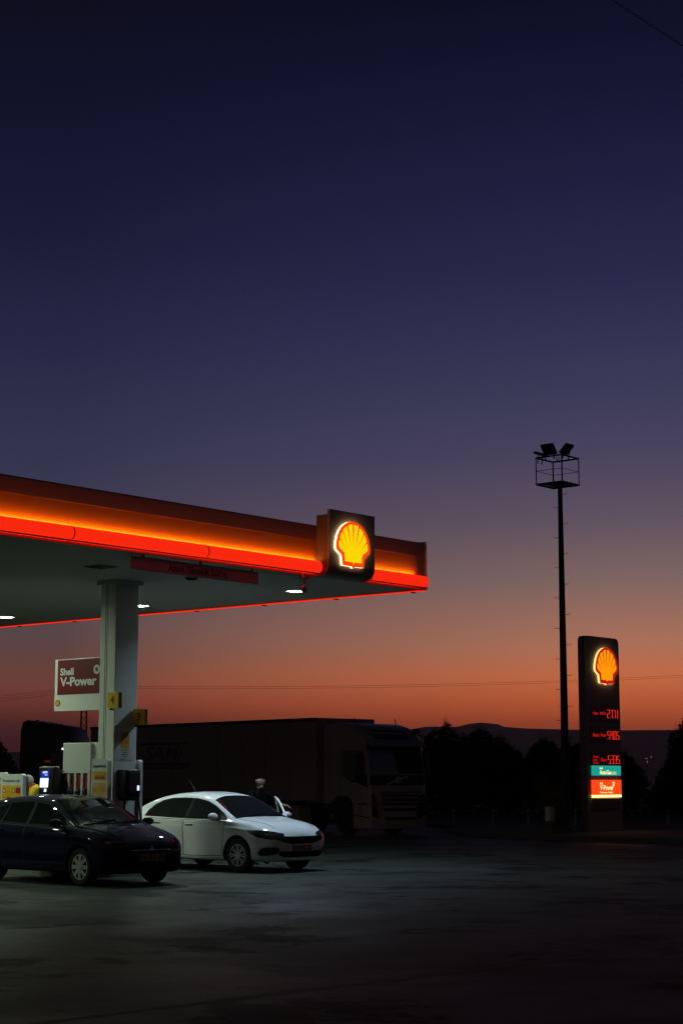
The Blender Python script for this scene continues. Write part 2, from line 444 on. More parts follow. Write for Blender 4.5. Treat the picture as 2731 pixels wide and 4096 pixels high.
# ------------------------------------------------------------------ canopy
can = thing('petrol_station_canopy', 'long flat station canopy with glowing red tube and orange fascia on a square column', 'canopy', (-3.53, -4.765, 0))
X1, Y1 = -19., -14.
bm = new(); box(bm, X1, -.02, Y1, -.02, 5.412, 6.27)
obj('roof_slab', bm, 'soffit', can)
PAN = [0] + [-.28 - 2.975 * i for i in range(0, 5)] + [Y1]
def fascia(x_face):
    bm = new()
    ys = [0, -.26, -3.205, -6.18, -9.15, -12.12, Y1]
    for a_, b_ in zip(ys, ys[1:]):
        g = .008
        end = a_ == 0
        box(bm, x_face - .015, x_face + .012, b_ + g / 2, a_ - (g / 2 if a_ else 0), 5.40, 6.04, 2 if end else 0)
        box(bm, x_face - .015, x_face + .02, b_ + g / 2, a_ - (g / 2 if a_ else 0), 6.043, 6.29, 2 if end else 1)
    box(bm, x_face - .03, x_face - .016, Y1, -.001, 5.42, 6.28, 2)
    box(bm, x_face - .06, x_face + .014, Y1, .002, 6.292, 6.312, 2)
    return bm
obj('fascia', fascia(0), ['fascia_yellow', 'fascia_top', 'fascia_end'], can)
bm = new()
box(bm, X1, -.03, -.015, .012, 5.40, 6.04, 0); box(bm, X1, -.03, -.015, .02, 6.043, 6.29, 1); box(bm, X1, .038, -.06, .045, 6.317, 6.335, 1)
obj('fascia', bm, ['fascia_yellow', 'fascia_top'], can)
# end plate closing the long fascia at the corner
bm = new(); box(bm, -.02, .05, .003, .02, 5.39, 6.3, bev=.003); obj('end_plate', bm, 'fascia_end', can)

def tube_profile(axis):
    pts = []
    for i in range(15):
        t = R(-88 + 176 * i / 14)
        pts.append((.075 + .128 * math.cos(t), 5.535 + .118 * math.sin(t)))
    pts.append((.062, 5.645)); pts.append((.062, 5.42))
    return [Vector((u, 0, z)) if axis == 'x' else Vector((0, u, z)) for u, z in pts]
segs = [(-.12, -1.93), (-3.275, -6.17), (-6.20, -9.145), (-9.175, -12.1), (-12.13, Y1)]
for a_, b_ in segs:
    bm = new(); loft(bm, tube_profile('x'), [Vector((0, a_, 0)), Vector((0, b_, 0))])
    bmesh.ops.recalc_face_normals(bm, faces=bm.faces)
    tb = obj('light_tube', bm, 'red_tube', can, smooth=40)
    bm = new()
    prof = [Vector((p.x * 1.0 + (.004 if p.x > .08 else 0), 0, 5.535 + (p.z - 5.535) * 1.04)) for p in tube_profile('x')]
    for yy in ((b_,) if b_ > -13 and b_ < -2.5 else ()):
        loft(bm, prof, [Vector((0, yy - .004, 0)), Vector((0, yy - .026, 0))])
    if len(bm.verts):
        bmesh.ops.recalc_face_normals(bm, faces=bm.faces); obj('joint_ring', bm, 'tube_ring', can, smooth=40)
    else: bm.free()
bm = new()
for a_, b_ in ((-.12, -1.965), (-3.245, Y1)):
    box(bm, .013, .05, b_, a_, 5.372, 5.411); box(bm, .165, .178, b_, a_, 5.398, 5.420)
obj('tube_rail', bm, 'tray_red', can)
bm = new()
for a_, b_ in ((-.36, -1.93), (-3.28, Y1)):
    box(bm, .022, .058, b_, a_, 5.640, 5.648)
obj('amber_strip_light', bm, 'strip', can)
xs_ = [-.05, -3.0, -5.95, -8.9, -11.85, -14.8, X1]
for a_, b_ in zip(xs_, xs_[1:]):
    bm = new(); loft(bm, tube_profile('y'), [Vector((a_ - .02, 0, -.036)), Vector((b_ + .02, 0, -.036))])
    bmesh.ops.recalc_face_normals(bm, faces=bm.faces)
    obj('light_tube', bm, 'red_tube', can, smooth=40)
for i in range(8):
    bm = new(); box(bm, -.35 - 2.0 * i, -.325 - 2.0 * i, .02, .14, 5.362, 5.385); obj('tube_bracket', bm, 'seam', can)
# column
bm = new()
box(bm, -3.742, -3.316, -5.05, -4.48, 0, 5.41, 0, bev=.012)
for xx in (-3.60, -3.555): box(bm, xx, xx + .008, -5.0535, -5.049, .2, 5.33, 1)
obj('column', bm, ['column_white', 'seam'], can)
bm = new(); box(bm, -3.80, -3.26, -5.11, -4.42, 5.33, 5.411, bev=.008); obj('column_collar', bm, 'column_white', can)

# recessed soffit lights
def soffit_light(x, y, on, label, s=.27, group='square lights recessed in the canopy soffit', m='lamp', power=0, col=(.82, 1, .80), spread=165):
    t = thing('canopy_light' if on else 'unlit_canopy_light', label, 'light', (x, y, 5.41), group)
    bm = new()
    for q in range(4):
        Mx = Matrix.Translation((x, y, 0)) @ Matrix.Rotation(q * math.pi / 2, 4, 'Z')
        box(bm, s / 2, s / 2 + .035, -s / 2 - .035, s / 2, 5.395, 5.4115, Mx=Mx)
    obj('light_frame', bm, 'white_metal' if on else 'black', t)
    bm = new(); box(bm, x - s / 2 + .001, x + s / 2 - .001, y - s / 2 + .001, y + s / 2 - .001, 5.398, 5.4115)
    obj('diffuser', bm, m if on else 'lamp_off', t)
    if on:
        ld = bpy.data.lights.new('canopy_lamp', 'AREA'); ld.shape = 'SQUARE'; ld.size = s * .9; ld.energy = power; ld.color = col; ld.spread = R(spread)
        lo = bpy.data.objects.new('canopy_lamp', ld); COL.objects.link(lo); lo.parent = t; lo.location = (0, 0, -.02)
soffit_light(-2.10, -1.42, 1, 'bright white square soffit light under the shell logo box', m='lamp_cool', power=102, col=(.56, .80, 1.0), spread=146)
soffit_light(-6.61, -1.36, 1, 'lit soffit light peeking out from behind the column', m='lamp', power=95)
soffit_light(-10.9, -1.50, 1, 'lit soffit light left of the column near the far red edge', power=95)
soffit_light(-2.03, -6.61, 0, 'unlit black square recess in the soffit left of the column', s=.34)
for x, y in ((-6.4, -6.6), (-10.9, -6.6), (-6.4, -11.8), (-10.9, -11.8)):
    soffit_light(x, y, 1, 'lit square soffit light over the near pump lane', s=.27, group='soffit lights beyond the picture edge', power=76, col=(.78, 1, .70))
t = thing('soffit_vent', 'small dark oval fitting on the soffit beneath the height limit sign', 'fitting', (-2.0, -4.41, 5.41))
bm = new(); cyl(bm, (-2, -4.41, 5.375), (-2, -4.41, 5.415), .12, n=20); cyl(bm, (-2, -4.41, 5.36), (-2, -4.41, 5.376), .09, n=20, mi=1); obj('housing', bm, ['galv', 'lamp_off'], t, smooth=40)

# ------------------------------------------------------------------ shell emblem
SH_OUT = [(0, -.452), (.025, -.447), (.05, -.427), (.30, -.422), (.335, -.235), (.47, -.152), (.489, -.10), (.488, -.06), (.478, .0), (.445, .11), (.395, .20), (.33, .275), (.25, .335), (.16, .378), (.075, .398), (0, .403)]
SH_IN = [(0, -.382), (.042, -.345), (.236, -.345), (.252, -.195), (.395, -.108), (.412, -.05), (.405, .0), (.384, .042), (.15, -.19), (.376, .075), (.35, .135), (.31, .195), (.103, -.155), (.29, .225), (.24, .27), (.178, .302), (.052, -.145), (.14, .326), (.085, .345), (.025, .354), (0.0, -.14)]
def sym(h): return h + [(-x, y) for x, y in h[::-1] if abs(x) > 1e-6]
def emblem(name, parent, Mx, s, d0, d1, mats):
    bm = new()
    out = [(x * s, y * s) for x, y in sym(SH_OUT)]
    prism(bm, out, d0, d1 - .012 * s, Mx, 2)
    prism(bm, out, d1 - .012 * s + .001, d1, Mx, 0, 2)
    half = [(x * s, y * s) for x, y in SH_IN]
    for sg in (1, -1):
        h = [(x * sg, y) for x, y in half]
        prism(bm, h if sg == 1 else h[::-1], d1 + .001, d1 + .004, Mx, 1)
    bmesh.ops.recalc_face_normals(bm, faces=bm.faces)
    return obj(name, bm, mats, parent)

def face_a(x, y=0, z=0): return plane_matrix((x, y, z), (0, 1, 0), (0, 0, 1))     # plane seen along the lane (normal +x)
def face_b(y, x=0, z=0): return plane_matrix((x, y, z), (1, 0, 0), (0, 0, 1))     # plane facing the near lane (normal -y)

lb = thing('logo_box', 'dark boxed sign with glowing yellow and red shell emblem on the canopy fascia', 'sign', (.15, -2.6, 5.4))
bm = new()
prof = [(.345, 6.59), (.345, 5.62), (.335, 5.54), (.30, 5.47), (.25, 5.425), (.19, 5.395), (.10, 5.38), (-.05, 5.38), (-.05, 5.385), (.10, 5.40), (.18, 5.42), (.235, 5.45), (.275, 5.50), (.295, 5.56), (.297, 5.62), (.297, 6.59)]
loft(bm, [Vector((x, 0, z)) for x, z in prof], [Vector((0, -1.957, 0)), Vector((0, -3.25, 0))])
bmesh.ops.recalc_face_normals(bm, faces=bm.faces)
obj('front_panel', bm, 'panel_dark', lb, smooth=30)
bm = new(); box(bm, .021, .297, -3.235, -3.18, 5.42, 6.50); box(bm, .021, .297, -2.03, -1.975, 5.42, 6.50); box(bm, .021, .297, -3.18, -2.03, 6.34, 6.50)
obj('box_side', bm, 'box_side', lb)
emblem('shell_emblem', lb, face_a(.347, -2.645, 6.005), 1.0, 0, .055, ['shell_red', 'shell_yellow', 'shell_side'])

# ------------------------------------------------------------------ hanging height limit sign
hs = thing('height_limit_sign', 'long pale banner board hung under the red tube reading Azami Yükseklik 5.00 m.', 'sign', (-.07, -6.37, 5.11))
bm = new(); box(bm, -.08, -.06, -7.715, -4.69, 5.115, 5.335, 0, bev=.003)
text(bm, 'Azami Yükseklik 5.00 m.', -6.88, -5.45, 5.155, 5.285, face_a(-.058), 1, .003, bold=.022)
obj('board', bm, ['pvc', 'banner_text'], hs)
for yy in (-7.45, -6.13, -4.85):
    bm = new(); box(bm, -.075, -.045, yy - .02, yy + .02, 5.336, 5.412); cyl(bm, (-.10, yy, 5.325), (-.03, yy, 5.325), .012); obj('hanger', bm, 'tray_red', hs)

cc = thing('security_camera', 'small security camera on a short arm below the fascia', 'camera', (.05, -3.58, 5.39))  # camera parts coloured red to stand for the tube's glow
bm = new(); box(bm, -.02, .10, -3.66, -3.50, 5.31, 5.392, bev=.01); obj('mount', bm, 'tray_red', cc)
bm = new(); tube(bm, [(.04, -3.58, 5.31), (.04, -3.58, 5.2), (.05, -3.60, 5.15)], .02); obj('arm', bm, 'tray_red', cc, smooth=40)
bm = new(); box(bm, -.05, .05, -.035, .035, -.06, .06, bev=.012, Mx=Matrix.Translation((.05, -3.62, 5.12)) @ Euler((R(35), R(20), 0)).to_matrix().to_4x4()); obj('camera_body', bm, 'tray_red', cc, smooth=40)

# ------------------------------------------------------------------ price totem
TX, TY = -9.481, 20.613
tm = thing('price_totem', 'tall dark roadside price sign with glowing shell emblem and red digits', 'sign', (TX - .16, TY + 1.03, 0))
bm = new()
prism(bm, rrect(0, 2.06, .06, 6.285, .19), -.25, 0, face_a(TX, TY), 0)
bmesh.ops.recalc_face_normals(bm, faces=bm.faces)
for z in (4.05, .95):
    box(bm, TX - .253, TX + .003, TY - .004, TY + 2.064, z, z + .012, 1)
box(bm, TX + .001, TX + .015, TY + .27, TY + 1.93, .74, 1.13, 2)
obj('pylon', bm, ['panel_dark', 'galv', 'black'], tm)
bm = new(); box(bm, TX - .31, TX + .06, TY - .05, TY + 2.11, -.02, .16, bev=.01); obj('plinth', bm, 'concrete', tm)
emblem('shell_emblem', tm, face_a(TX + .001, TY + 1.19, 5.385), 1.40, 0, .075, ['shell_red2', 'shell_yellow2', 'shell_side2'])
SEG = {'0': 'abcdef', '1': 'bc', '2': 'abged', '3': 'abgcd', '4': 'fgbc', '5': 'afgcd', '7': 'abc', '9': 'abcdfg'}
def digits(bm, s, x0, x1, z0, z1, Mx, mi):
    n = len(s.replace('.', '')); cw = (x1 - x0) / n; dw = cw * .78; t = dw * .17; h = z1 - z0; i = 0
    for ch in s:
        if ch == '.':
            xx = x0 + i * cw - (cw - dw) * .9; prism(bm, [(xx, z0), (xx + t * .8, z0), (xx + t * .8, z0 + t), (xx, z0 + t)], 0, .012, Mx, mi); continue
        a0 = x0 + i * cw; b0 = a0 + dw; m_ = z0 + h / 2
        if ch == '1': a0 -= cw * .25; b0 -= cw * .25
        R_ = dict(a=(a0, b0, z1 - t, z1), g=(a0, b0, m_ - t / 2, m_ + t / 2), d=(a0, b0, z0, z0 + t), f=(a0, a0 + t, m_, z1), e=(a0, a0 + t, z0, m_), b=(b0 - t, b0, m_, z1), c=(b0 - t, b0, z0, m_))
        e = .006
        for k in SEG[ch]:
            p, q, r, s_ = R_[k]; prism(bm, [(p + e, r + e), (q - e, r + e), (q - e, s_ - e), (p + e, s_ - e)], 0, .012 + .002 * (k in 'fbec'), Mx, mi)
        i += 1
FT = face_a(TX + .0125, TY)
def price(rows, val, z0, z1):
    bm = new(); box(bm, TX - .002, TX + .0128, TY + .26, TY + 2.0, max(z0 - .13, 2.18), z1 + .13, 2); digits(bm, val, 1.24, 1.98, z0, z1, FT, 0)
    for body, x0, x1, a0, b0 in rows: text(bm, body, x0, x1, a0, b0, FT, 1, .006, bold=.02)
    obj('price_display', bm, ['led', 'led_dim', 'black'], tm)
price([('Otogaz', .39, .70, 3.76, 3.88), ('AutoGas', .81, 1.17, 3.79, 3.90)], '27.71', 3.69, 3.965)
price([('Motorin', .37, .73, 3.08, 3.20), ('V-Power', .81, 1.15, 3.09, 3.20)], '54.05', 3.01, 3.28)
price([('Kurşunsuz', .36, .70, 2.41, 2.49), ('Benzin', .36, .62, 2.32, 2.39), ('95 Oktan', .36, .68, 2.22, 2.30), ('V-Power', .80, 1.14, 2.30, 2.42)], '53.35', 2.23, 2.50)
bm = new(); FB = face_a(TX + .001, TY)
prism(bm, rrect(.262, 1.945, 1.862, 2.175, .015), 0, .05, FB, 0)
F2 = face_a(TX + .053, TY)
text(bm, 'Shell', .66, .84, 2.06, 2.125, F2, 1, .002, bold=.02); text(bm, 'AutoGas', .66, 1.37, 1.892, 2.035, F2, 1, .002, bold=.03); text(bm, 'LPG', 1.43, 1.65, 1.892, 1.985, F2, 1, .002)
bmesh.ops.recalc_face_normals(bm, faces=bm.faces)
obj('autogas_panel', bm, ['teal', 'box_text'], tm)
bm = new()
prism(bm, rrect(.245, 1.95, 1.26, 1.723, .015), 0, .05, FB, 0)
text(bm, 'Shell', .66, .84, 1.58, 1.65, F2, 1, .002, bold=.02); text(bm, 'V-Power', .66, 1.48, 1.40, 1.565, F2, 1, .002, bold=.035); text(bm, 'Performans Yakıtları', .66, 1.43, 1.305, 1.365, F2, 1, .002)
def wheel_mark(bm, cx, cz, r, Mx, mi, mj=None):
    n = 20
    for k in range(n):
        t0, t1 = 2 * math.pi * k / n, 2 * math.pi * (k + 1) / n
        prism(bm, [(cx + r * .62 * math.cos(t0), cz + r * .62 * math.sin(t0)), (cx + r * math.cos(t0), cz + r * math.sin(t0)), (cx + r * math.cos(t1), cz + r * math.sin(t1)), (cx + r * .62 * math.cos(t1), cz + r * .62 * math.sin(t1))], 0, .003, Mx, mi)
    for k in range(10):
        t0 = 2 * math.pi * k / 10
        prism(bm, [(cx + r * .28 * math.cos(t0 - .3), cz + r * .28 * math.sin(t0 - .3)), (cx + r * .64 * math.cos(t0 - .22), cz + r * .64 * math.sin(t0 - .22)), (cx + r * .64 * math.cos(t0 + .2), cz + r * .64 * math.sin(t0 + .2))], 0, .003, Mx, mi)
wheel_mark(bm, 1.475, 1.595, .075, F2, 1)
bmesh.ops.recalc_face_normals(bm, faces=bm.faces)
obj('fuel_panel', bm, ['red_box', 'box_text'], tm)
bm = new(); box(bm, TX + .001, TX + .06, TY + .255, TY + 1.94, 1.175, 1.25); obj('light_bar', bm, 'box_bar', tm)

# ------------------------------------------------------------------ floodlight mast
MB = Vector((7.13, 56.9, 0))
FM = Matrix.Translation(MB) @ Matrix.Rotation(HEAD, 4, 'Z')
ms = thing('floodlight_mast', 'tall dark mast with climbing pegs, open cage platform and floodlights at its top', 'mast', frame=FM)
bm = new(); cyl(bm, (0, 0, 0), (0, 0, 11.28), .145, .075, n=16); obj('pole', bm, 'dark_metal', ms, smooth=40)
bm = new(); box(bm, -.3, .3, -.3, .3, 0, .03); obj('base_plate', bm, 'dark_metal', ms)
sdir = Vector((.84, .55, 0)).normalized()
for i in range(11):
    for sg in (1, -1):
        z = 10.95 - i * .985 - (.45 if sg < 0 else 0)
        if z < 2: continue
        r = .145 - .07 * z / 11.28
        p = sdir * sg * (r - .01); q = sdir * sg * (r + .12)
        bm = new(); tube(bm, [(p.x, p.y, z), (q.x, q.y, z), (q.x, q.y, z + .055)], .0095, 6); obj('climbing_peg', bm, 'dark_metal', ms)
Z0, Z1 = 11.27, 12.15; H = .5
cxy = Vector((-.10, .02, 0))
bm = new()
def bar(p, q, t): cyl(bm, Vector(p) + cxy, Vector(q) + cxy, t, n=4)
cor = [(-H, -H), (H, -H), (H, H), (-H, H)]
for i in range(4):
    (x0, y0), (x1, y1) = cor[i], cor[(i + 1) % 4]
    bar((x0, y0, Z0), (x1, y1, Z0), .032); bar((x0, y0, Z1), (x1, y1, Z1), .028); bar((x0, y0, (Z0 + Z1) / 2), (x1, y1, (Z0 + Z1) / 2), .009)
    bar((x0, y0, Z0), (x0, y0, Z1), .028 if i in (1, 3) else .02)
obj('cage', bm, 'dark_metal', ms)
bm = new(); box(bm, -H + cxy.x + .23, H + cxy.x, -H + cxy.y, H + cxy.y, Z0 - .015, Z0 + .02); box(bm, -H + cxy.x, -H + cxy.x + .1, -H + cxy.y, H + cxy.y, Z0 - .015, Z0 + .02)
obj('platform_floor', bm, 'dark_metal', ms)
def flood(c, yaw, tilt, wd=.5):
    t = Matrix.Translation(Vector(c) + cxy) @ Matrix.Rotation(yaw, 4, 'Z')
    bm = new(); box(bm, -wd / 2, wd / 2, -.045, .045, -.2, .2, bev=.02, Mx=t @ Matrix.Translation((0, 0, .1)) @ Matrix.Rotation(tilt, 4, 'X'))
    h = obj('floodlight', bm, 'dark_metal', ms)
    for s in (-1, 1):
        bm = new(); cyl(bm, t @ Vector((s * wd * .44, 0, .1)), t @ Vector((s * wd * .36, .05, -.22)), .02, n=6); obj('bracket', bm, 'dark_metal', h, off=Vector((0, 0, 0)))
flood((-.02, -.46, 12.29), 0, R(40), .48)
flood((.46, -.14, 12.29), R(90), R(46), .44)
flood((-.44, -.30, 12.20), R(90), R(-70), .30)
bm = new(); tube(bm, [(-.25, -.05, 12.2), (-.15, .1, 12.1), (0, .05, 12.06), (.05, -.1, 12.13), (-.05, -.12, 12.17), (-.1, .02, 12.08), (.2, -.3, 12.13)], .008, 5); obj('cable', bm, 'wire', ms)

# ------------------------------------------------------------------ pump island
bm = new(); prism(bm, rrect(-14.5, -2.98, -5.75, -3.85, .5, 8), -.04, .15, Matrix.Identity(4), 0)
bmesh.ops.recalc_face_normals(bm, faces=bm.faces); bmesh.ops.transform(bm, matrix=FR, verts=bm.verts)
tag(obj('pump_island', bm, 'concrete'), kind='structure')

vp = thing('fuel_sign', 'white and dark red fuel grade board fixed to the left of the column', 'sign', (-4.42, -4.9, 3.01))
SX = lambda px: -5.115 + (px - 830) * .00208
SZ = lambda py: 4.005 - (py - 130) * .00127
bm = new(); box(bm, -5.115, -3.745, -4.95, -4.85, 3.015, 4.0, 0, bev=.006)
FV = face_b(-4.953)
prism(bm, [(SX(872), SZ(665)), (-3.76, SZ(665)), (-3.76, SZ(150)), (SX(872), SZ(150))], -.001, .003, FV, 1)
FW = face_b(-4.957)
text(bm, 'Shell', SX(908), SX(1090), SZ(380), SZ(270), FW, 2, .002, bold=.03)
text(bm, 'V-Power', SX(908), SX(1402), SZ(545), SZ(405), FW, 2, .002, bold=.035)
wheel_mark(bm, 0, 0, .088, FW @ Matrix.Translation((SX(1403), SZ(315), 0)), 2)
bmesh.ops.recalc_face_normals(bm, faces=bm.faces)
obj('board', bm, ['print_white', 'print_red', 'print_white'], vp)
emblem('shell_emblem', vp, FV @ Matrix.Translation((SX(880), SZ(787), 0)), .145, -.002, .004, ['print_red', 'print_yellow', 'print_red'])
for zz in (3.3, 3.7):
    bm = new(); box(bm, -3.80, -3.735, -4.93, -4.87, zz, zz + .06); obj('mounting_arm', bm, 'galv', vp)

def number_sign(n, x0, y0, z0, label):
    t = thing('pump_number_sign', label, 'sign', (x0 + .14, y0 + .05, z0), 'yellow pump number signs on the column')
    bm = new()
    box(bm, x0, x0 + .285, y0, y0 + .02, z0, z0 + .29, 0, bev=.004); box(bm, x0 + .006, x0 + .279, y0 + .02, y0 + .085, z0 + .006, z0 + .284, 2); box(bm, x0, x0 + .285, y0 + .085, y0 + .105, z0, z0 + .29, 0, bev=.004)
    text(bm, n, x0 + .09, x0 + .18, z0 + .075, z0 + .225, face_b(y0 - .003), 1, .002, bold=.004)
    obj('panel', bm, ['num_yellow', 'num_red', 'print_red'], t)
    bm = new(); cyl(bm, (x0 + .04, y0 + .05, z0 + .01), (x0 + .04, y0 + .05, z0 - .035), .022, n=8); cyl(bm, (x0 + .04, y0 + .05, z0 - .02), (-3.33, max(-5.04, min(-4.5, y0 + .05)), z0 - .02), .014, n=8)
    obj('bracket', bm, 'dark_metal', t)
number_sign('4', -3.345, -5.20, 3.022, 'yellow pump sign reading 4 on the near corner of the column')
number_sign('3', -3.302, -4.59, 2.733, 'yellow pump sign reading 3 at the far corner of the column')

# dispenser
dp = thing('fuel_dispenser', 'white fuel pump with four hanging nozzles left of the column', 'fuel pump', (-4.28, -4.77, .15))
bm = new(); box(bm, -4.715, -3.935, -5.05, -4.5, 1.84, 2.41, 0, bev=.012); box(bm, -3.935, -3.79, -4.99, -4.55, .15, 2.405, 0, bev=.006)
for xx in (-4.70, -3.96): cyl(bm, (xx + .02, -5.056, 1.88), (xx + .02, -5.045, 1.88), .012, n=8, mi=1)
obj('upper_cabinet', bm, ['white_metal', 'black'], dp)
bm = new(); box(bm, -4.715, -3.935, -4.97, -4.5, 1.12, 1.839, 0); box(bm, -4.715, -3.935, -5.05, -4.5, .15, 1.12, 1, bev=.012); obj('cabinet', bm, ['black', 'white_metal'], dp)
for i, xx in enumerate((-4.56, -4.375, -4.19, -4.0)):
    bm = new()
    pts = [(-5.06, 1.84), (-5.06, 1.55), (-5.04, 1.40), (-5.00, 1.25), (-4.975, 1.12)]
    for sl in range(4):
        (ya, za), (yb, zb) = pts[sl], pts[sl + 1]
        xo = -.02 * max(0, sl - 1); xn = -.02 * max(0, sl)
        vs8 = [bm.verts.new(v) for v in ((xx + xo, ya, za), (xx + xo + .055, ya, za), (xx + xn + .055, yb, zb), (xx + xn, yb, zb), (xx + xo, -4.96, za), (xx + xo + .055, -4.96, za), (xx + xn + .055, -4.96, zb), (xx + xn, -4.96, zb))]
        for q in ((0, 1, 2, 3), (4, 7, 6, 5), (0, 3, 7, 4), (1, 5, 6, 2), (0, 4, 5, 1), (3, 2, 6, 7)): bm.faces.new([vs8[k] for k in q])
    bmesh.ops.recalc_face_normals(bm, faces=bm.faces)
    obj('divider', bm, 'white_metal', dp)
    bx = xx - .072
    bm = new()
    box(bm, bx - .042, bx + .042, -5.03, -4.975, 1.54, 1.80, 0, bev=.006)
    obj('grade_label', bm, 'print_red' if i < 2 else 'num_red', dp)
    bm = new()
    tube(bm, [(bx, -5.05, 1.56), (bx + .002, -5.07, 1.48), (bx, -5.10, 1.40), (bx - .01, -5.09, 1.33)], [.026, .034, .036, .026], 8)
    tube(bm, [(bx - .01, -5.09, 1.33), (bx - .02, -5.10, 1.0), (bx - .02, -5.14, .6), (bx, -5.08, .4)], .013, 6)
    box(bm, bx - .012, bx + .012, -5.12, -5.06, 1.44, 1.53, 1, bev=.004)
    obj('nozzle', bm, ['black', 'chrome'], dp, smooth=40)

pt = thing('payment_terminal', 'black payment terminal with bright blue and white screen', 'terminal', (-4.75, -5.2, .15))
bm = new(); box(bm, -5.04, -4.60, -5.36, -5.20, 1.28, 1.97, 0, bev=.03, seg=3); box(bm, -4.98, -4.66, -5.20, -5.10, 1.3, 1.9, 0, bev=.015); obj('housing', bm, 'black', pt, smooth=40)
bm = new(); box(bm, -4.95, -4.68, -5.32, -5.14, .15, 1.285, 0, bev=.01); obj('pedestal', bm, 'black', pt)
bm = new(); FS = face_b(-5.361)
px = lambda u: -5.035 + (u - 572) / 280 * .435
pz = lambda v: 1.97 - (v - 1735) * .000265 * 4.43
prism(bm, [(px(612), pz(1915)), (px(762), pz(1915)), (px(768), pz(1800)), (px(620), pz(1800))], 0, .004, FS, 0)
prism(bm, [(px(600), pz(2065)), (px(752), pz(2065)), (px(760), pz(1917)), (px(612), pz(1917))], 0, .004, FS, 1)
prism(bm, [(px(680), pz(2135)), (px(722), pz(2135)), (px(726), pz(2085)), (px(684), pz(2085))], 0, .004, FS, 1)
FS2 = face_b(-5.366)
text(bm, '149279', px(655), px(740), pz(1845), pz(1810), FS2, 1, .001, bold=.01); text(bm, '25.9', px(690), px(740), pz(1880), pz(1858), FS2, 1, .001)
for r_ in range(3):
    for c_ in range(3): prism(bm, rrect(px(598 + c_ * 20), px(612 + c_ * 20), pz(2128 - r_ * 22), pz(2114 - r_ * 22), .004, 2), 0, .005, FS, 2)
prism(bm, [(px(655), pz(2092)), (px(672), pz(2092)), (px(672), pz(2070)), (px(655), pz(2070))], 0, .004, FS, 3)
bmesh.ops.recalc_face_normals(bm, faces=bm.faces)
obj('screen', bm, ['screen_blue', 'screen_white', 'galv', 'tail'], pt)

def safety_board(x0, x1, yf, z1, label, poster, sgn=1):
    """rounded white board; sgn -1 faces the far lane"""
    t = thing('safety_board', label, 'board', ((x0 + x1) / 2, yf, .15), 'white safety boards along the island')
    Fb = face_b(yf) if sgn > 0 else plane_matrix((x0 + x1, yf, 0), (-1, 0, 0), (0, 0, 1))
    wd = x1 - x0
    bm = new(); prism(bm, rrect(x0, x1, .15, z1, .05), -.09, 0, Fb, 0)
    F_ = Fb @ Matrix.Translation((0, 0, .001)); G_ = Fb @ Matrix.Translation((0, 0, .004))
    text(bm, 'Emniyetiniz için', x0 + wd * .09, x0 + wd * .88, z1 - .17, z1 - .10, F_, 1, .002, bold=.01)
    prism(bm, [(x0 + wd * .06, z1 - (.38 if poster else .60)), (x0 + wd * .93, z1 - (.38 if poster else .60)), (x0 + wd * .93, z1 - .22), (x0 + wd * .06, z1 - .22)], 0, .002, F_, 2)
    def sign_round(cx, cz, r):
        prism(bm, [(cx + r * math.cos(q * .7854), cz + r * math.sin(q * .7854)) for q in range(8)], 0, .002, G_, 3)
        prism(bm, [(cx + r * .7 * math.cos(q * .7854), cz + r * .7 * math.sin(q * .7854)) for q in range(8)], .002, .003, G_, 4)
    if poster:
        for q in range(4):
            cx = x0 + wd * (.30 + .155 * q); sign_round(cx, z1 - .275, .026)
            prism(bm, [(cx - .024, z1 - .36), (cx + .024, z1 - .36), (cx + .024, z1 - .315), (cx - .024, z1 - .315)], 0, .002, G_, 3)
        prism(bm, [(x0 + wd * .06, z1 - 1.25), (x0 + wd * .93, z1 - 1.25), (x0 + wd * .93, z1 - .42), (x0 + wd * .06, z1 - .42)], 0, .002, F_, 5)
        text(bm, 'Boş Yok', x0 + wd * .08, x0 + wd * .88, z1 - .62, z1 - .50, G_, 6, .001, bold=.01)
        prism(bm, [(x0 + wd * (.5 + .2 * math.cos(q * .6)), z1 - .93 + .10 * math.sin(q * .6)) for q in range(10)], 0, .001, G_, 4)
        prism(bm, [(x0 + wd * (.62 + .12 * math.cos(q * .7)), z1 - 1.02 + .12 * math.sin(q * .7)) for q in range(9)], .0015, .0025, G_, 3)
    else:
        for r_ in range(2):
            for q in range(2):
                cx = x0 + wd * (.17 + .42 * q); cz = z1 - .315 - .17 * r_
                sign_round(cx, cz, .045)
                prism(bm, [(cx + .07, cz - .05), (cx + .20, cz - .05), (cx + .20, cz + .05), (cx + .07, cz + .05)], 0, .002, G_, 2 if (q == 0 and r_ == 0) else 3)
    bmesh.ops.recalc_face_normals(bm, faces=bm.faces)
    obj('board', bm, ['white_metal', 'print_blue', 'print_yellow', 'num_red', 'paper', 'poster_tan', 'poster'], t)
    if poster:
        for xx in (x0 + .06, x1 - .10):
            bm = new(); box(bm, xx, xx + .04, yf + .091 if sgn > 0 else yf - .14, yf + .14 if sgn > 0 else yf - .091, .15, z1 - .2); obj('post', bm, 'galv', t)
    else:
        bm = new(); box(bm, x0 + .02, x1 - .02, yf + .091, yf + .16, .15, z1 - .05, 0, bev=.01); obj('case', bm, 'galv', t)
safety_board(-3.60, -3.165, -5.32, 2.10, 'narrow white safety board with yellow poster in front of the column', True)
safety_board(-3.70, -3.285, -4.34, 2.09, 'safety board seen edge on behind the column', True, -1)
safety_board(-6.42, -5.78, -5.12, 1.835, 'wide white safety board with yellow warning signs beside the man in yellow', False)
safety_board(-7.30, -6.47, -5.0, 1.87, 'safety board cut by the left picture edge', False)

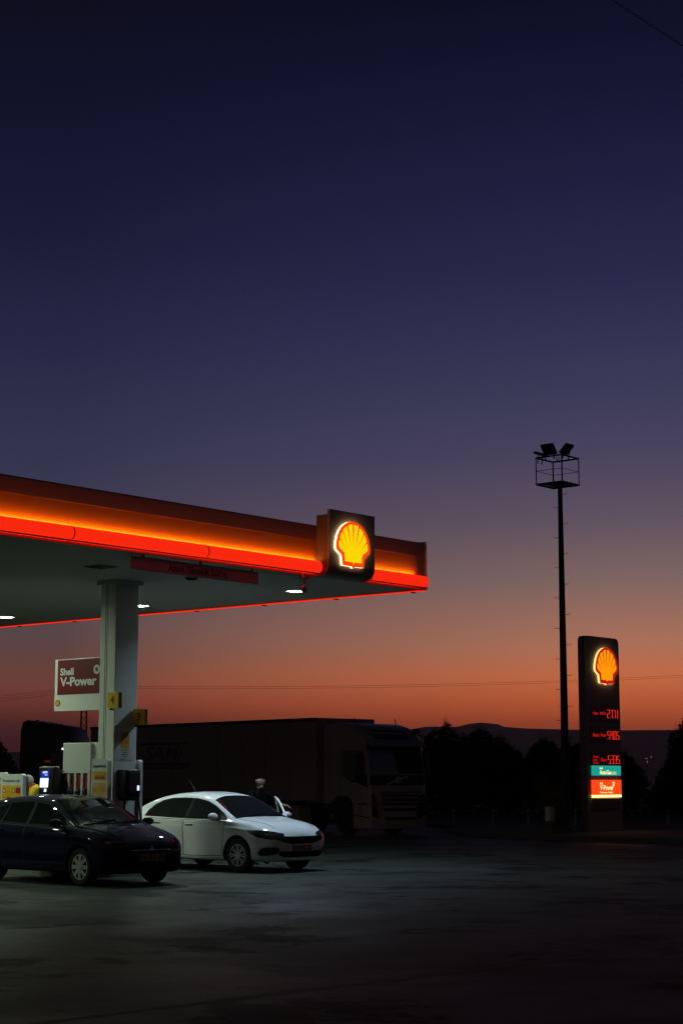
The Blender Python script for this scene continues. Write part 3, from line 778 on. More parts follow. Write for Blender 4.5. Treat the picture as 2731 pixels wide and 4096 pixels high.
# black unit, poster and notice on the column's lane face
wu = thing('wall_unit', 'black box with small lit display mounted on the column', 'dispenser', (-3.2, -4.78, 1.4))
bm = new(); box(bm, -3.313, -3.06, -4.97, -4.60, 1.40, 1.91, 0, bev=.02, seg=3); box(bm, -3.30, -3.10, -4.93, -4.66, 1.345, 1.40, 0, bev=.02); obj('housing', bm, 'black', wu, smooth=40)
bm = new(); box(bm, -3.061, -3.04, -4.90, -4.63, 1.50, 1.86, 0, bev=.006); obj('front_cover', bm, 'lamp_off', wu)
bm = new(); box(bm, -3.041, -3.034, -4.705, -4.655, 1.53, 1.62); obj('display', bm, 'screen_white', wu)
bm = new(); tube(bm, [(-3.06, -4.68, 1.50), (-3.03, -4.68, 1.40), (-3.02, -4.66, 1.2), (-2.98, -4.62, .9), (-2.96, -4.58, .6), (-3.0, -4.6, .35), (-3.1, -4.65, .3), (-3.2, -4.7, .4)], .016, 7); tube(bm, [(-3.2, -4.86, 1.36), (-3.21, -4.86, .9), (-3.22, -4.85, .3)], .022, 7); obj('hose', bm, 'black', wu, smooth=60)
po = thing('column_poster', 'small orange poster on the column in the shadow band', 'poster', (-3.313, -4.765, 2.3))
bm = new(); prism(bm, [(-4.87, 2.305), (-4.665, 2.305), (-4.665, 2.60), (-4.87, 2.60)], 0, .004, face_a(-3.315), 0); prism(bm, [(-4.85, 2.38), (-4.685, 2.38), (-4.685, 2.57), (-4.85, 2.57)], .0045, .006, face_a(-3.315), 1); obj('sheet', bm, ['print_yellow', 'poster'], po)
no = thing('column_notice', 'pale paper notice on the column above the black box', 'notice', (-3.313, -4.78, 2.07))
bm = new(); prism(bm, [(-4.96, 2.075), (-4.60, 2.075), (-4.60, 2.30), (-4.96, 2.30)], 0, .004, face_a(-3.315), 0)
for k, (a_, b_) in enumerate(((.10, .26), (.13, .25), (.10, .26), (.13, .24), (.08, .2))): prism(bm, [(-4.96 + a_, 2.275 - .042 * k), (-4.96 + b_, 2.275 - .042 * k), (-4.96 + b_, 2.262 - .042 * k), (-4.96 + a_, 2.262 - .042 * k)], .0045, .006, face_a(-3.315), 1)
obj('sheet', bm, ['paper', 'galv'], no)

# ------------------------------------------------------------------ lofted bodies
def pchip(xs, ys, x):
    n = len(xs); h = [xs[i + 1] - xs[i] for i in range(n - 1)]; d = [(ys[i + 1] - ys[i]) / h[i] for i in range(n - 1)]
    m = [d[0]] + [0 if d[i - 1] * d[i] <= 0 else 2 * d[i - 1] * d[i] / (d[i - 1] + d[i]) for i in range(1, n - 1)] + [d[-1]]
    i = 0
    while i < n - 2 and x > xs[i + 1]: i += 1
    t = (x - xs[i]) / h[i]
    return (2 * t ** 3 - 3 * t ** 2 + 1) * ys[i] + (t ** 3 - 2 * t ** 2 + t) * h[i] * m[i] + (-2 * t ** 3 + 3 * t ** 2) * ys[i + 1] + (t ** 3 - t ** 2) * h[i] * m[i + 1]

def catmull(P, sub):
    out = []
    for i in range(len(P) - 1):
        p0, p1, p2, p3 = P[max(i - 1, 0)], P[i], P[i + 1], P[min(i + 2, len(P) - 1)]
        for k in range(sub):
            t = k / sub
            out.append(tuple(.5 * ((2 * b_) + (-a_ + c_) * t + (2 * a_ - 5 * b_ + 4 * c_ - d_) * t * t + (-a_ + 3 * b_ - 3 * c_ + d_) * t ** 3) for a_, b_, c_, d_ in zip(p0, p1, p2, p3)))
    out.append(P[-1]); return out

def car_shell(rows, nx=110, sub=5):
    """rows: x, W, zb, zbelt, ybelt, zrail, yrail, ztop"""
    xs = [r[0] for r in rows]; bm = new(); rings = []
    st = [xs[0] + (xs[-1] - xs[0]) * i / nx for i in range(nx + 1)]
    st = sorted(set([round(s, 4) for s in st] + xs[:3] + xs[-3:] + [xs[0] + .01, xs[0] + .025, xs[-1] - .01, xs[-1] - .025]))
    for x in st:
        W, zb, zt, yt, zr, yr, ztop = [pchip(xs, [r[k] for r in rows], x) for k in range(1, 8)]
        zm = zb + .45 * (zt - zb)
        P = [(0, zb), (.7 * W, zb), (.93 * W, zb + .03), (.985 * W, zb + .13), (.985 * W, zm), (W, zt - .15), (.975 * W, zt - .075), (yt, zt), (yt + (yr - yt) * .55, zt + (zr - zt) * .53), (yr, zr), (.6 * yr, ztop - .012), (0, ztop)]
        Q = catmull(P, sub)
        half = [bm.verts.new((x, -y, z)) for y, z in Q]
        other = [bm.verts.new((x, y, z)) for y, z in Q[1:-1][::-1]]
        rings.append(half + other)
    n = len(rings[0])
    for a_, b_ in zip(rings, rings[1:]):
        for k in range(n): bm.faces.new((a_[k], a_[(k + 1) % n], b_[(k + 1) % n], b_[k]))
    bm.faces.new(rings[0][::-1]); bm.faces.new(rings[-1])
    bmesh.ops.recalc_face_normals(bm, faces=bm.faces)
    return bm

VIEW = {'R': lambda p, q: (Vector((p, -4, q)), Vector((0, 1, 0))), 'L': lambda p, q: (Vector((p, 4, q)), Vector((0, -1, 0))),
        'F': lambda p, q: (Vector((8, p, q)), Vector((-1, 0, 0))), 'B': lambda p, q: (Vector((-8, p, q)), Vector((1, 0, 0))), 'T': lambda p, q: (Vector((p, q, 6)), Vector((0, 0, -1)))}
def patch(bm, bvh, poly, view, off=.004, sink=.012, mi=0, res=.05):
    """skin-tight raised panel: the 2D polygon projected on to a body"""
    if isinstance(view, tuple):
        ang = R(view[1]); d = Vector((math.cos(ang), math.sin(ang), 0)); pr = Vector((-d.y, d.x, 0)); oc = Vector(view[2]); fn = lambda p, q: (oc + d * 5 + pr * p + Vector((0, 0, q)), -d)
    else: fn = VIEW[view]
    pts = []
    for (x0, y0), (x1, y1) in zip(poly, poly[1:] + poly[:1]):
        k = max(1, int(math.hypot(x1 - x0, y1 - y0) / res))
        for i in range(k): pts.append(Vector((x0 + (x1 - x0) * i / k, y0 + (y1 - y0) * i / k)))
    nb = len(pts); edges = [(i, (i + 1) % nb) for i in range(nb)]
    ax, bx = min(p.x for p in pts), max(p.x for p in pts); ay, by = min(p.y for p in pts), max(p.y for p in pts)
    i = ax + res * .5
    while i < bx:
        j = ay + res * .5
        while j < by:
            if min((Vector((i, j)) - p).length for p in pts[:nb]) > res * .45: pts.append(Vector((i, j)))
            j += res
        i += res
    V, E_, F_, *_ = delaunay_2d_cdt(pts, edges, [], 1, 1e-5)
    hv = []
    for v in V:
        o_, d_ = fn(v.x, v.y); h = bvh.ray_cast(o_, d_)
        hv.append((h[0], h[1]) if h[0] is not None else None)
    top = [bm.verts.new(h[0] + h[1] * off) if h else None for h in hv]
    low = {}
    cnt = {}
    fs = []
    for f in F_:
        if any(top[k] is None for k in f): continue
        c = sum((hv[k][1] for k in f), Vector()); 
        a_, b_, c_ = (top[k].co for k in f[:3])
        if (b_ - a_).cross(c_ - a_).dot(c) < 0: f = f[::-1]
        try: ff = bm.faces.new([top[k] for k in f])
        except ValueError: continue
        ff.material_index = mi; fs.append(f)
        for k in range(len(f)): cnt[(f[k], f[(k + 1) % len(f)])] = 1
    for (p, q) in list(cnt):
        if (q, p) in cnt: continue
        for k in (p, q):
            if k not in low: low[k] = bm.verts.new(hv[k][0] - hv[k][1] * sink)
        ff = bm.faces.new((top[q], top[p], low[p], low[q])); ff.material_index = mi
    for v in top:
        if v is not None and not v.link_faces: bm.verts.remove(v)

def cut(o, cutter_bm, mname):
    c = obj('cutter', cutter_bm, mname)
    md = o.modifiers.new('cut', 'BOOLEAN'); md.object = c; md.operation = 'DIFFERENCE'; md.solver = 'EXACT'; md.material_mode = 'TRANSFER'
    c.matrix_world = o.matrix_world.copy() if o.parent is None else (o.parent.matrix_world.copy())
    bpy.context.view_layer.update()
    me = bpy.data.meshes.new_from_object(o.evaluated_get(bpy.context.evaluated_depsgraph_get()))
    o.modifiers.clear(); old = o.data; o.data = me; bpy.data.meshes.remove(old)
    bpy.data.objects.remove(c)
    me.shade_smooth(); me.set_sharp_from_angle(angle=R(35))

def grow(poly, d):
    n = len(poly); A_ = sum(poly[i][0] * poly[(i + 1) % n][1] - poly[(i + 1) % n][0] * poly[i][1] for i in range(n)); s = 1 if A_ > 0 else -1
    out = []
    for i in range(n):
        p0, p1, p2 = Vector(poly[i - 1]), Vector(poly[i]), Vector(poly[(i + 1) % n])
        e0 = (p1 - p0).normalized(); e1 = (p2 - p1).normalized()
        n0 = Vector((e0.y, -e0.x)) * s; n1 = Vector((e1.y, -e1.x)) * s; b_ = n0 + n1
        b_ = b_.normalized() if b_.length > 1e-6 else n0
        out.append(tuple(p1 + b_ * d / max(.5, b_.dot(n0))))
    return out

def road_wheel(parent, x, y, r, wd, style, rimr):
    w_ = bpy.data.objects.new('wheel', None); COL.objects.link(w_); w_.parent = parent; w_.empty_display_size = .2
    w_.location = (x, y, r); s = -1 if y < 0 else 1
    bm = new(); h = wd / 2
    lathe_y(bm, [(rimr, -h * .8), (rimr + .02, -h), (r - .025, -h), (r - .006, -h * .8), (r, -h * .5), (r, h * .5), (r - .006, h * .8), (r - .025, h), (rimr + .02, h), (rimr, h * .8), (rimr, -h * .8)], (0, 0, 0), 40)
    obj('tyre', bm, 'tyre', w_, smooth=35, off=Vector((0, 0, 0)))
    bm = new()
    lathe_y(bm, [(rimr + .004, s * h * .80), (rimr - .012, s * h * .86), (rimr - .022, s * h * .70), (rimr - .03, s * h * .45), (.001, s * h * .40)], (0, 0, 0), 40, 1)
    lathe_y(bm, [(rimr + .006, s * h * .72), (rimr + .004, s * h * .90), (rimr - .014, s * h * .92), (rimr - .016, s * h * .6)], (0, 0, 0), 40, 0)
    if style == 'alloy':
        for k in range(8):
            for dv in (-.13, .13):
                t = 2 * math.pi * k / 8 + dv
                Mx = Matrix.Rotation(-t, 4, 'Y')
                box(bm, .03, rimr - .005, min(s * h * .5, s * h * .9), max(s * h * .5, s * h * .9), -.0095, .0095, 0, Mx=Mx)
        cyl(bm, (0, s * h * .5, 0), (0, s * h * .93, 0), .042, .034, n=16)
    elif style == 'cap':
        for k in range(8):
            t = 2 * math.pi * k / 8
            Mx = Matrix.Rotation(-t, 4, 'Y')
            a0, b0 = .05, rimr - .004; y0, y1 = s * h * .55, s * h * .95
            vs8 = [bm.verts.new(Mx @ Vector(v)) for v in ((a0, y0, -.03), (b0, y0, -.040), (b0, y0, .040), (a0, y0, .03), (a0, y1, -.03), (b0, y1 * .94, -.034), (b0, y1 * .94, .034), (a0, y1, .03))]
            for q in ((0, 1, 2, 3), (4, 7, 6, 5), (0, 3, 7, 4), (1, 5, 6, 2), (0, 4, 5, 1), (3, 2, 6, 7)): bm.faces.new([vs8[k2] for k2 in q])
        cyl(bm, (0, s * h * .5, 0), (0, s * h * 1.0, 0), .085, .06, n=20)
    else:
        cyl(bm, (0, s * h * .3, 0), (0, s * h * .9, 0), .13, .10, n=16)
    bmesh.ops.recalc_face_normals(bm, faces=bm.faces)
    obj('rim', bm, [style if style != 'cap' else 'hubcap', 'car_trim'] if style != 'truck' else ['truck_dark', 'truck_dark'], w_, smooth=35, off=Vector((0, 0, 0)))
    return w_

def mirror_bm(bm, x, y, z, s, col, sc_=1.):
    r = bmesh.ops.create_uvsphere(bm, u_segments=20, v_segments=12, radius=1)
    for v in r['verts']:
        px_ = v.co.x
        v.co = Vector((x + v.co.x * .075 * sc_ * (1 if px_ > 0 else .45), y + v.co.y * .125 * sc_, z + v.co.z * .072 * sc_))
    for f in bm.faces: f.material_index = 0
    box(bm, x - .05, x + .03, min(y, y - s * .19), max(y, y - s * .19), z - .075, z - .045, 1)

def make_car(name, label, rows, spec):
    fr = Matrix.Translation(spec['pos']) @ Matrix.Rotation(spec['yaw'], 4, 'Z')
    car = thing(name, label, 'car', frame=fr)
    bpy.context.view_layer.update()
    paint = spec['paint']
    bm = car_shell(rows)
    bvh = BVHTree.FromBMesh(bm)
    body = obj('body', bm, paint, car, smooth=40)
    wb = spec['wb'] / 2; tr = spec['track'] / 2; r = spec['r']
    cb = new()
    for x in (wb, -wb):
        for s in (-1, 1): cyl(cb, (x, s * .45, r + .012), (x, s * 1.2, r + .012), r + spec.get('arch', .045), n=40)
    cut(body, cb, 'car_trim')
    for x in (wb, -wb):
        for s in (-1, 1): road_wheel(car, x, s * tr, r, .2, spec['style'], spec['rim'])
    # glass
    bm = new(); patch(bm, bvh, spec['windscreen'], 'T', .005, res=.05); obj('windscreen', bm, 'car_glass', car, smooth=50)
    bm = new(); patch(bm, bvh, spec['rearscreen'], 'T', .005, res=.06); obj('rear_window', bm, 'car_glass', car, smooth=50)
    for v in ('R', 'L'):
        bm = new(); patch(bm, bvh, spec['dlo'], v, .003, res=.06); obj('window_trim', bm, 'car_trim', car, smooth=50)
        for i, wpoly in enumerate(spec['windows']):
            if v == 'L' and i == 0 and spec.get('open_door'): continue
            bm = new(); patch(bm, bvh, wpoly, v, .006, res=.06); obj('window', bm, 'car_glass', car, smooth=50)
        for i, dpoly in enumerate(spec['doors']):
            bm = new(); patch(bm, bvh, grow(dpoly, .012), v, .0015, mi=1, res=.03)
            patch(bm, bvh, dpoly, v, .006, mi=0, res=.03)
            d = obj('door', bm, [paint, 'seam'], car, smooth=50)
            hx, hz = spec['handles'][i]
            h = bvh.ray_cast(*VIEW[v](hx, hz)); s = -1 if v == 'R' else 1
            bm = new(); box(bm, hx - .10, hx + .10, h[0].y + s * .012 - .012, h[0].y + s * .012 + .018 * 1, hz - .016, hz + .016, 0, bev=.008)
            obj('handle', bm, spec['handle_mat'], d, smooth=40, off=Vector((0, 0, 0)))
    for v, sg in ((('A', -spec['lamp_ang'], (spec['corner'][0], -spec['corner'][1], 0)), -1), (('A', spec['lamp_ang'], (*spec['corner'], 0)), 1)):
        for poly in spec['headlight']:
            bm = new(); patch(bm, bvh, [(p * -sg, q) for p, q in poly], v, .006, res=.03)
            hl = obj('headlight', bm, 'lens', car, smooth=50)
            bm = new(); patch(bm, bvh, [((sum(p for p, q in poly) / len(poly) + dx) * -sg, sum(q for p, q in poly) / len(poly) + dz + .005) for dx, dz in ((-.045, -.015), (.0, -.025), (.04, -.012), (.04, .018), (-.035, .018))], v, .010, res=.03); obj('reflector', bm, 'chrome', hl, smooth=50, off=Vector((0, 0, 0)))
        for poly in spec.get('fog', []):
            bm = new(); patch(bm, bvh, [(p * -sg, q) for p, q in grow(poly, .022)], v, .006, mi=1, res=.03); patch(bm, bvh, [(p * -sg, q) for p, q in poly], v, .009, res=.03); obj('fog_light', bm, ['car_trim', 'alloy' if spec.get('fog_ring') else 'car_trim'], car, smooth=50)
    for v in ('R', 'L'):
        bm = new(); patch(bm, bvh, [(-wb + .42, .235), (wb - .42, .235), (wb - .42, .275), (-wb + .42, .275)], v, .008, res=.06); obj('sill_strip', bm, paint, car, smooth=50)
    bm = new(); patch(bm, bvh, spec['grille'], 'F', .007, res=.04); g = obj('grille', bm, 'car_trim', car, smooth=50)
    bm = new(); patch(bm, bvh, spec['intake'], 'F', .007, res=.04); obj('air_intake', bm, 'car_trim', car, smooth=50)
    bm = new()
    for ys_, zs in spec['bars']:
        patch(bm, bvh, [(ys_[0], zs[0]), (ys_[1], zs[0]), (ys_[1], zs[1]), (ys_[0], zs[1])], 'F', .013, res=.03)
    obj('emblem', bm, spec.get('bar_mat', 'chrome'), car, smooth=50)
    # number plate
    pz_ = spec['plate_z']; h = bvh.ray_cast(*VIEW['F'](0, pz_)); px_ = max(bvh.ray_cast(*VIEW['F'](yy, pz_ + dz))[0].x for yy in (0, .1) for dz in (-.05, 0, .05)) + .012
    bm = new(); box(bm, px_ - .015, px_ + .006, -.26, .26, pz_ - .056, pz_ + .056, 0, bev=.003); box(bm, px_ + .0062, px_ + .009, -.258, -.215, pz_ - .052, pz_ + .052, 2)
    text(bm, spec['plate'], -.20, .245, pz_ - .04, pz_ + .04, plane_matrix((px_ + .0075, 0, 0), (0, 1, 0), (0, 0, 1)), 1, .0015, bold=.012)
    obj('number_plate', bm, ['plate', 'black', 'print_blue'], car)
    # mirrors, wipers, hood seam
    for s in (-1, 1):
        mx_, mz_ = spec['mirror']; h = bvh.ray_cast(*VIEW['R' if s < 0 else 'L'](mx_, mz_ - .09))
        bm = new(); mirror_bm(bm, mx_, h[0].y + s * .155, mz_, s, paint); obj('wing_mirror', bm, [paint, 'car_trim'], car, smooth=60)
    bm = new()
    for (p, q) in spec['seams']:
        p = Vector(p); q = Vector(q); n = (q - p).normalized(); n = Vector((-n.y, n.x)) * .006
        patch(bm, bvh, [tuple(p - n), tuple(q - n), tuple(q + n), tuple(p + n)], 'T', .0015, res=.05)
        patch(bm, bvh, [(a_[0], -a_[1]) for a_ in (tuple(p - n), tuple(q - n), tuple(q + n), tuple(p + n))], 'T', .0015, res=.05)
    obj('bonnet_seam', bm, 'seam', car)
    bm = new()
    for (p, q) in spec['wipers']:
        pts = []
        for i in range(6):
            t = i / 5; h = bvh.ray_cast(*VIEW['T'](p[0] + (q[0] - p[0]) * t, p[1] + (q[1] - p[1]) * t)); pts.append(h[0] + h[1] * .018)
        tube(bm, pts, .008, 5)
    obj('wiper', bm, 'car_trim', car)
    for s in (-1, 1):
        bm = new(); patch(bm, bvh, [(p * s, q) for p, q in spec['tail']], 'B', .006, res=.05); obj('tail_light', bm, 'num_red', car, smooth=50)
    if spec.get('antenna'):
        ax = spec['antenna']; h = bvh.ray_cast(*VIEW['T'](ax, 0))
        bm = new(); tube(bm, [h[0], h[0] + Vector((-.22, 0, .26))], [.006, .003], 5); obj('antenna', bm, 'galv', car)
    return car, bvh

# white saloon
def car_pos(fr_local, half_track, half_wb, rot):
    h = Vector((math.cos(rot), math.sin(rot), 0)); l = Vector((-h.y, h.x, 0))
    return FR @ (Vector(fr_local) + l * half_track - h * half_wb)
rowsW = [(-2.31, .60, .42, .86, .56, .91, .5, .92), (-2.27, .76, .36, .93, .72, .99, .62, 1.02), (-2.1, .84, .28, .96, .80, 1.06, .66, 1.10), (-1.78, .875, .22, .98, .84, 1.12, .66, 1.16), (-1.5, .885, .2, .985, .85, 1.245, .64, 1.30), (-1.1, .893, .19, .98, .855, 1.36, .60, 1.425), (-.7, .895, .19, .97, .858, 1.405, .585, 1.48), (-.25, .895, .19, .96, .86, 1.415, .58, 1.497), (.1, .895, .19, .955, .86, 1.39, .59, 1.475), (.38, .895, .19, .95, .86, 1.335, .605, 1.415), (.6, .895, .19, .945, .86, 1.24, .64, 1.31), (.9, .893, .19, .94, .855, 1.09, .69, 1.15), (1.15, .89, .19, .935, .845, .985, .74, 1.035), (1.4, .885, .2, .915, .82, .955, .68, 1.0), (1.8, .865, .2, .845, .77, .895, .60, .94), (2.03, .80, .2, .76, .69, .81, .52, .85), (2.15, .70, .21, .70, .60, .735, .45, .765), (2.21, .56, .23, .64, .50, .665, .38, .685), (2.235, .36, .28, .56, .32, .58, .24, .59)]
rowsW = [(1.32 + (r[0] - 1.32) * .945 if r[0] > 1.32 else r[0], *r[1:]) for r in rowsW]
rotW = R(-2)
specW = dict(pos=car_pos((-2.45, -2.56, 0), .765, 1.32, rotW), yaw=HEAD + rotW, paint='paint_white', corner=(1.86, .74), wb=2.64, track=1.53, r=.315, rim=.205, style='alloy', arch=.05,
    windscreen=[(1.14, -.70), (1.19, -.4), (1.21, 0), (1.19, .4), (1.14, .70), (.43, .585), (.39, .3), (.375, 0), (.39, -.3), (.43, -.585)],
    rearscreen=[(-1.74, -.58), (-1.78, 0), (-1.74, .58), (-1.18, .52), (-1.13, 0), (-1.18, -.52)],
    dlo=[(1.02, .965), (.82, 1.09), (.55, 1.225), (.30, 1.315), (.0, 1.365), (-.40, 1.38), (-.75, 1.37), (-1.0, 1.325), (-1.2, 1.24), (-1.33, 1.13), (-1.37, 1.02), (-.3, .985)],
    windows=[[(.80, 1.0), (.70, 1.125), (.5, 1.225), (.26, 1.305), (.0, 1.345), (-.08, 1.35), (-.11, 1.0)], [(-.19, 1.0), (-.18, 1.355), (-.45, 1.36), (-.75, 1.345), (-.97, 1.30), (-1.16, 1.22), (-1.28, 1.12), (-1.31, 1.025)]],
    doors=[[(.98, .93), (.93, .60), (.91, .30), (.0, .29), (-.13, .30), (-.16, .955), (.3, .945)], [(-.19, .955), (-.16, .30), (-.80, .29), (-.98, .55), (-1.12, .75), (-1.16, .975)]],
    handles=[(.02, .86), (-.92, .885)], handle_mat='chrome', lamp_ang=32,
    headlight=[[(-.27, .785), (-.12, .785), (.05, .775), (.22, .755), (.40, .72), (.40, .615), (.22, .615), (.05, .625), (-.10, .66), (-.21, .72)]],
    fog=[[(-.09, .36), (-.05, .44), (.05, .475), (.24, .47), (.31, .425), (.26, .36), (.1, .325), (-.05, .32)]], fog_ring=True,
    grille=[(-.60, .605), (-.45, .56), (-.3, .53), (.3, .53), (.45, .56), (.60, .605), (.62, .68), (.30, .665), (-.30, .665), (-.62, .68)],
    intake=[(-.60, .33), (-.45, .285), (.45, .285), (.60, .33), (.56, .40), (.3, .395), (-.3, .395), (-.56, .40)],
    bars=[((-.055 + .03 * k, -.042 + .03 * k), (.57, .64)) for k in range(4)], bar_mat='galv',
    plate_z=.455, plate='38 AND 137', mirror=(.80, 1.03), seams=[((1.05, .73), (1.98, .52)), ((1.14, .74), (1.19, .2))], wipers=[((1.16, -.55), (1.05, .1)), ((1.18, -.02), (1.05, .6))],
    tail=[(.40, .80), (.70, .80), (.72, .92), (.42, .90)], antenna=-.75, open_door=True)
carW, bvhW = make_car('white_saloon_car', 'white saloon car with its far front door open beside the pumps', rowsW, specW)
# open driver's door, hinged on the far side
hinge = Vector((.97, .86, 0)); Mo = Matrix.Translation(hinge) @ Matrix.Rotation(R(-38), 4, 'Z') @ Matrix.Translation(-hinge)
bm = new()
pd = [(.97, .93), (.93, .6), (.9, .32), (-.1, .31), (-.13, .95)]
FDm = Mo @ plane_matrix((0, .86, 0), (1, 0, 0), (0, 0, 1))
prism(bm, pd[::-1], -.03, .03, FDm, 0)
frame_pts = [(.93, .95), (.75, 1.10), (.5, 1.25), (.22, 1.345), (-.05, 1.38), (-.13, .96)]
tube(bm, [FDm @ Vector((x, z, .10 * (z - .95) / .4)) for x, z in frame_pts], .022, 8, 0)
bmesh.ops.recalc_face_normals(bm, faces=bm.faces)
dl = obj('open_door', bm, ['paint_white'], carW, smooth=40); dl['label'] = 'driver door standing open'
bm = new(); gl = [(.90, .95), (.74, 1.085), (.5, 1.23), (.22, 1.325), (-.04, 1.36), (-.11, .96)]
va = [bm.verts.new(FDm @ Vector((x, z, .10 * (z - .95) / .4 + .004))) for x, z in gl]; vb = [bm.verts.new(FDm @ Vector((x, z, .10 * (z - .95) / .4 - .004))) for x, z in gl]
for i in range(6): bm.faces.new((va[i], va[(i + 1) % 6], vb[(i + 1) % 6], vb[i]))
bm.faces.new(va[::-1]); bm.faces.new(vb); bmesh.ops.recalc_face_normals(bm, faces=bm.faces)
obj('window', bm, 'clear_glass', dl, off=Vector((0, 0, 0)))

# navy hatchback
rowsD = [(-2.02, .62, .40, .80, .58, .86, .52, .88), (-1.99, .76, .35, .90, .71, .98, .60, 1.0), (-1.90, .83, .29, .94, .77, 1.10, .60, 1.13), (-1.72, .865, .24, .96, .80, 1.26, .59, 1.30), (-1.45, .88, .2, .965, .82, 1.345, .58, 1.40), (-1.0, .885, .19, .955, .83, 1.39, .585, 1.455), (-.4, .885, .19, .94, .835, 1.41, .59, 1.475), (.15, .885, .19, .93, .835, 1.375, .60, 1.45), (.5, .885, .19, .925, .835, 1.25, .64, 1.315), (.85, .883, .19, .92, .83, 1.075, .70, 1.13), (1.1, .88, .19, .91, .82, .975, .74, 1.02), (1.4, .875, .2, .885, .80, .935, .66, .975), (1.75, .855, .2, .82, .75, .87, .58, .91), (1.98, .79, .2, .745, .68, .79, .50, .825), (2.10, .69, .21, .68, .59, .715, .43, .745), (2.165, .54, .23, .62, .48, .645, .36, .665), (2.19, .36, .28, .55, .32, .57, .24, .58)]
rowsD = [(1.26 + (r[0] - 1.26) * .90 if r[0] > 1.26 else r[0], *r[1:]) for r in rowsD]
rotD = R(-4)
specD = dict(pos=car_pos((-1.404, -7.404, 0), .745, 1.26, rotD), yaw=HEAD + rotD, paint='paint_navy', corner=(1.76, .74), wb=2.52, track=1.49, r=.305, rim=.205, style='cap', arch=.045,
    windscreen=[(1.10, -.70), (1.15, -.4), (1.17, 0), (1.15, .4), (1.10, .70), (.27, .575), (.22, .3), (.21, 0), (.22, -.3), (.27, -.575)],
    rearscreen=[(-1.90, -.52), (-1.92, 0), (-1.90, .52), (-1.55, .50), (-1.52, 0), (-1.55, -.50)],
    dlo=[(.98, .945), (.75, 1.09), (.45, 1.24), (.15, 1.325), (-.2, 1.365), (-.6, 1.37), (-1.0, 1.34), (-1.3, 1.27), (-1.5, 1.12), (-1.52, 1.03), (-.4, .965)],
    windows=[[(.86, .97), (.68, 1.10), (.43, 1.22), (.15, 1.305), (-.17, 1.345), (-.20, .985)], [(-.30, .99), (-.28, 1.35), (-.6, 1.35), (-.95, 1.32), (-1.0, 1.02)], [(-1.05, 1.03), (-1.0, 1.31), (-1.27, 1.25), (-1.45, 1.11), (-1.47, 1.05)]],
    doors=[[(.95, .91), (.90, .6), (.88, .30), (-.22, .29), (-.26, .945)], [(-.29, .945), (-.25, .29), (-.78, .29), (-.95, .55), (-1.12, .78), (-1.14, .975)]],
    handles=[(-.08, .84), (-.95, .87)], handle_mat='paint_navy', lamp_ang=34,
    headlight=[[(-.24, .79), (-.05, .79), (.18, .765), (.36, .72), (.34, .63), (.15, .61), (-.05, .63), (-.19, .70)]],
    fog=[[(.06, .33), (.22, .36), (.24, .29), (.06, .28)]],
    grille=[(-.38, .545), (.38, .545), (.42, .62), (.25, .655), (-.25, .655), (-.42, .62)], intake=[(-.50, .26), (.50, .26), (.56, .38), (-.56, .38)],
    bars=[((-.40, .40), (.575, .588)), ((-.045, .045), (.60, .615)), ((-.03, .03), (.63, .65))], plate_z=.46, plate='38 AND 206', mirror=(.78, 1.01),
    seams=[((1.0, .73), (1.86, .50)), ((1.10, .74), (1.15, .2))], wipers=[((1.12, -.55), (1.0, .1)), ((1.14, -.02), (1.0, .6))], tail=[(.48, .80), (.72, .80), (.70, 1.0), (.52, 1.0)])
carD, bvhD = make_car('dark_hatchback_car', 'navy blue hatchback car with silver hubcaps in the near lane', rowsD, specD)

# ------------------------------------------------------------------ lorries
TH = R(-49.6)
S = Vector((-.815, 58, 0))
FTk = Matrix.Translation(S) @ Matrix.Rotation(TH, 4, 'Z')
# trailer + tractor move together: one lorry
tk = thing('articulated_lorry', 'white articulated lorry with long box trailer parked beyond the white car', 'lorry', (1.2, 1.25, 0), frame=FTk)
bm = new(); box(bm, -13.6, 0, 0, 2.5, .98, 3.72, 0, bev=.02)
for k in range(1, 10): box(bm, -13.6 + 1.36 * k, -13.6 + 1.36 * k + .012, -.003, 2.4, 1.05, 3.62, 1)
box(bm, -.09, .012, -.012, 2.512, .98, 3.73, 0, bev=.015); box(bm, -13.62, .01, -.014, .02, 3.62, 3.735, 1); box(bm, -13.62, .01, -.014, .02, .96, 1.06, 1)
FTr = plane_matrix((0, -.004, 0), (1, 0, 0), (0, 0, 1))
text(bm, 'SAMi', -9.85, -7.45, 2.45, 2.95, FTr, 2, .004, bold=.015, shear=.25)
box(bm, -10.2, -7.1, -.006, .001, 2.98, 3.06, 3); box(bm, -10.5, -7.1, -.006, .001, 2.12, 2.33, 3)
text(bm, 'ULUSLARARASI NAKLİYAT', -10.2, -7.5, 2.16, 2.29, plane_matrix((0, -.008, 0), (1, 0, 0), (0, 0, 1)), 0, .002, bold=.02)
for k in range(9): box(bm, -13.2 + 1.5 * k, -13.12 + 1.5 * k, -.02, .0, 1.0, 1.045, 1)
obj('trailer_box', bm, ['truck_box', 'truck_dark', 'truck_logo', 'truck_logo2'], tk)
bm = new(); box(bm, -13.3, 1.0, .55, 1.95, .62, .97, 0); box(bm, -8.8, -4.0, .05, .09, .35, .9, 1); box(bm, -3.3, -.9, .03, .5, .32, .88, 1); obj('chassis', bm, ['truck_dark', 'truck_box'], tk)
bm = new()
prof = [(.28, .95), (.28, 3.30), (.36, 3.48), (.9, 3.55), (1.35, 3.52), (1.8, 3.40), (2.15, 3.22), (2.34, 2.95), (2.42, 2.6), (2.50, 1.92), (2.55, 1.88), (2.58, 1.5), (2.60, .9), (2.62, .5), (2.58, .2), (1.75, .18), (1.72, .95), (1.55, 1.16), (1.0, 1.20), (.65, .95)]
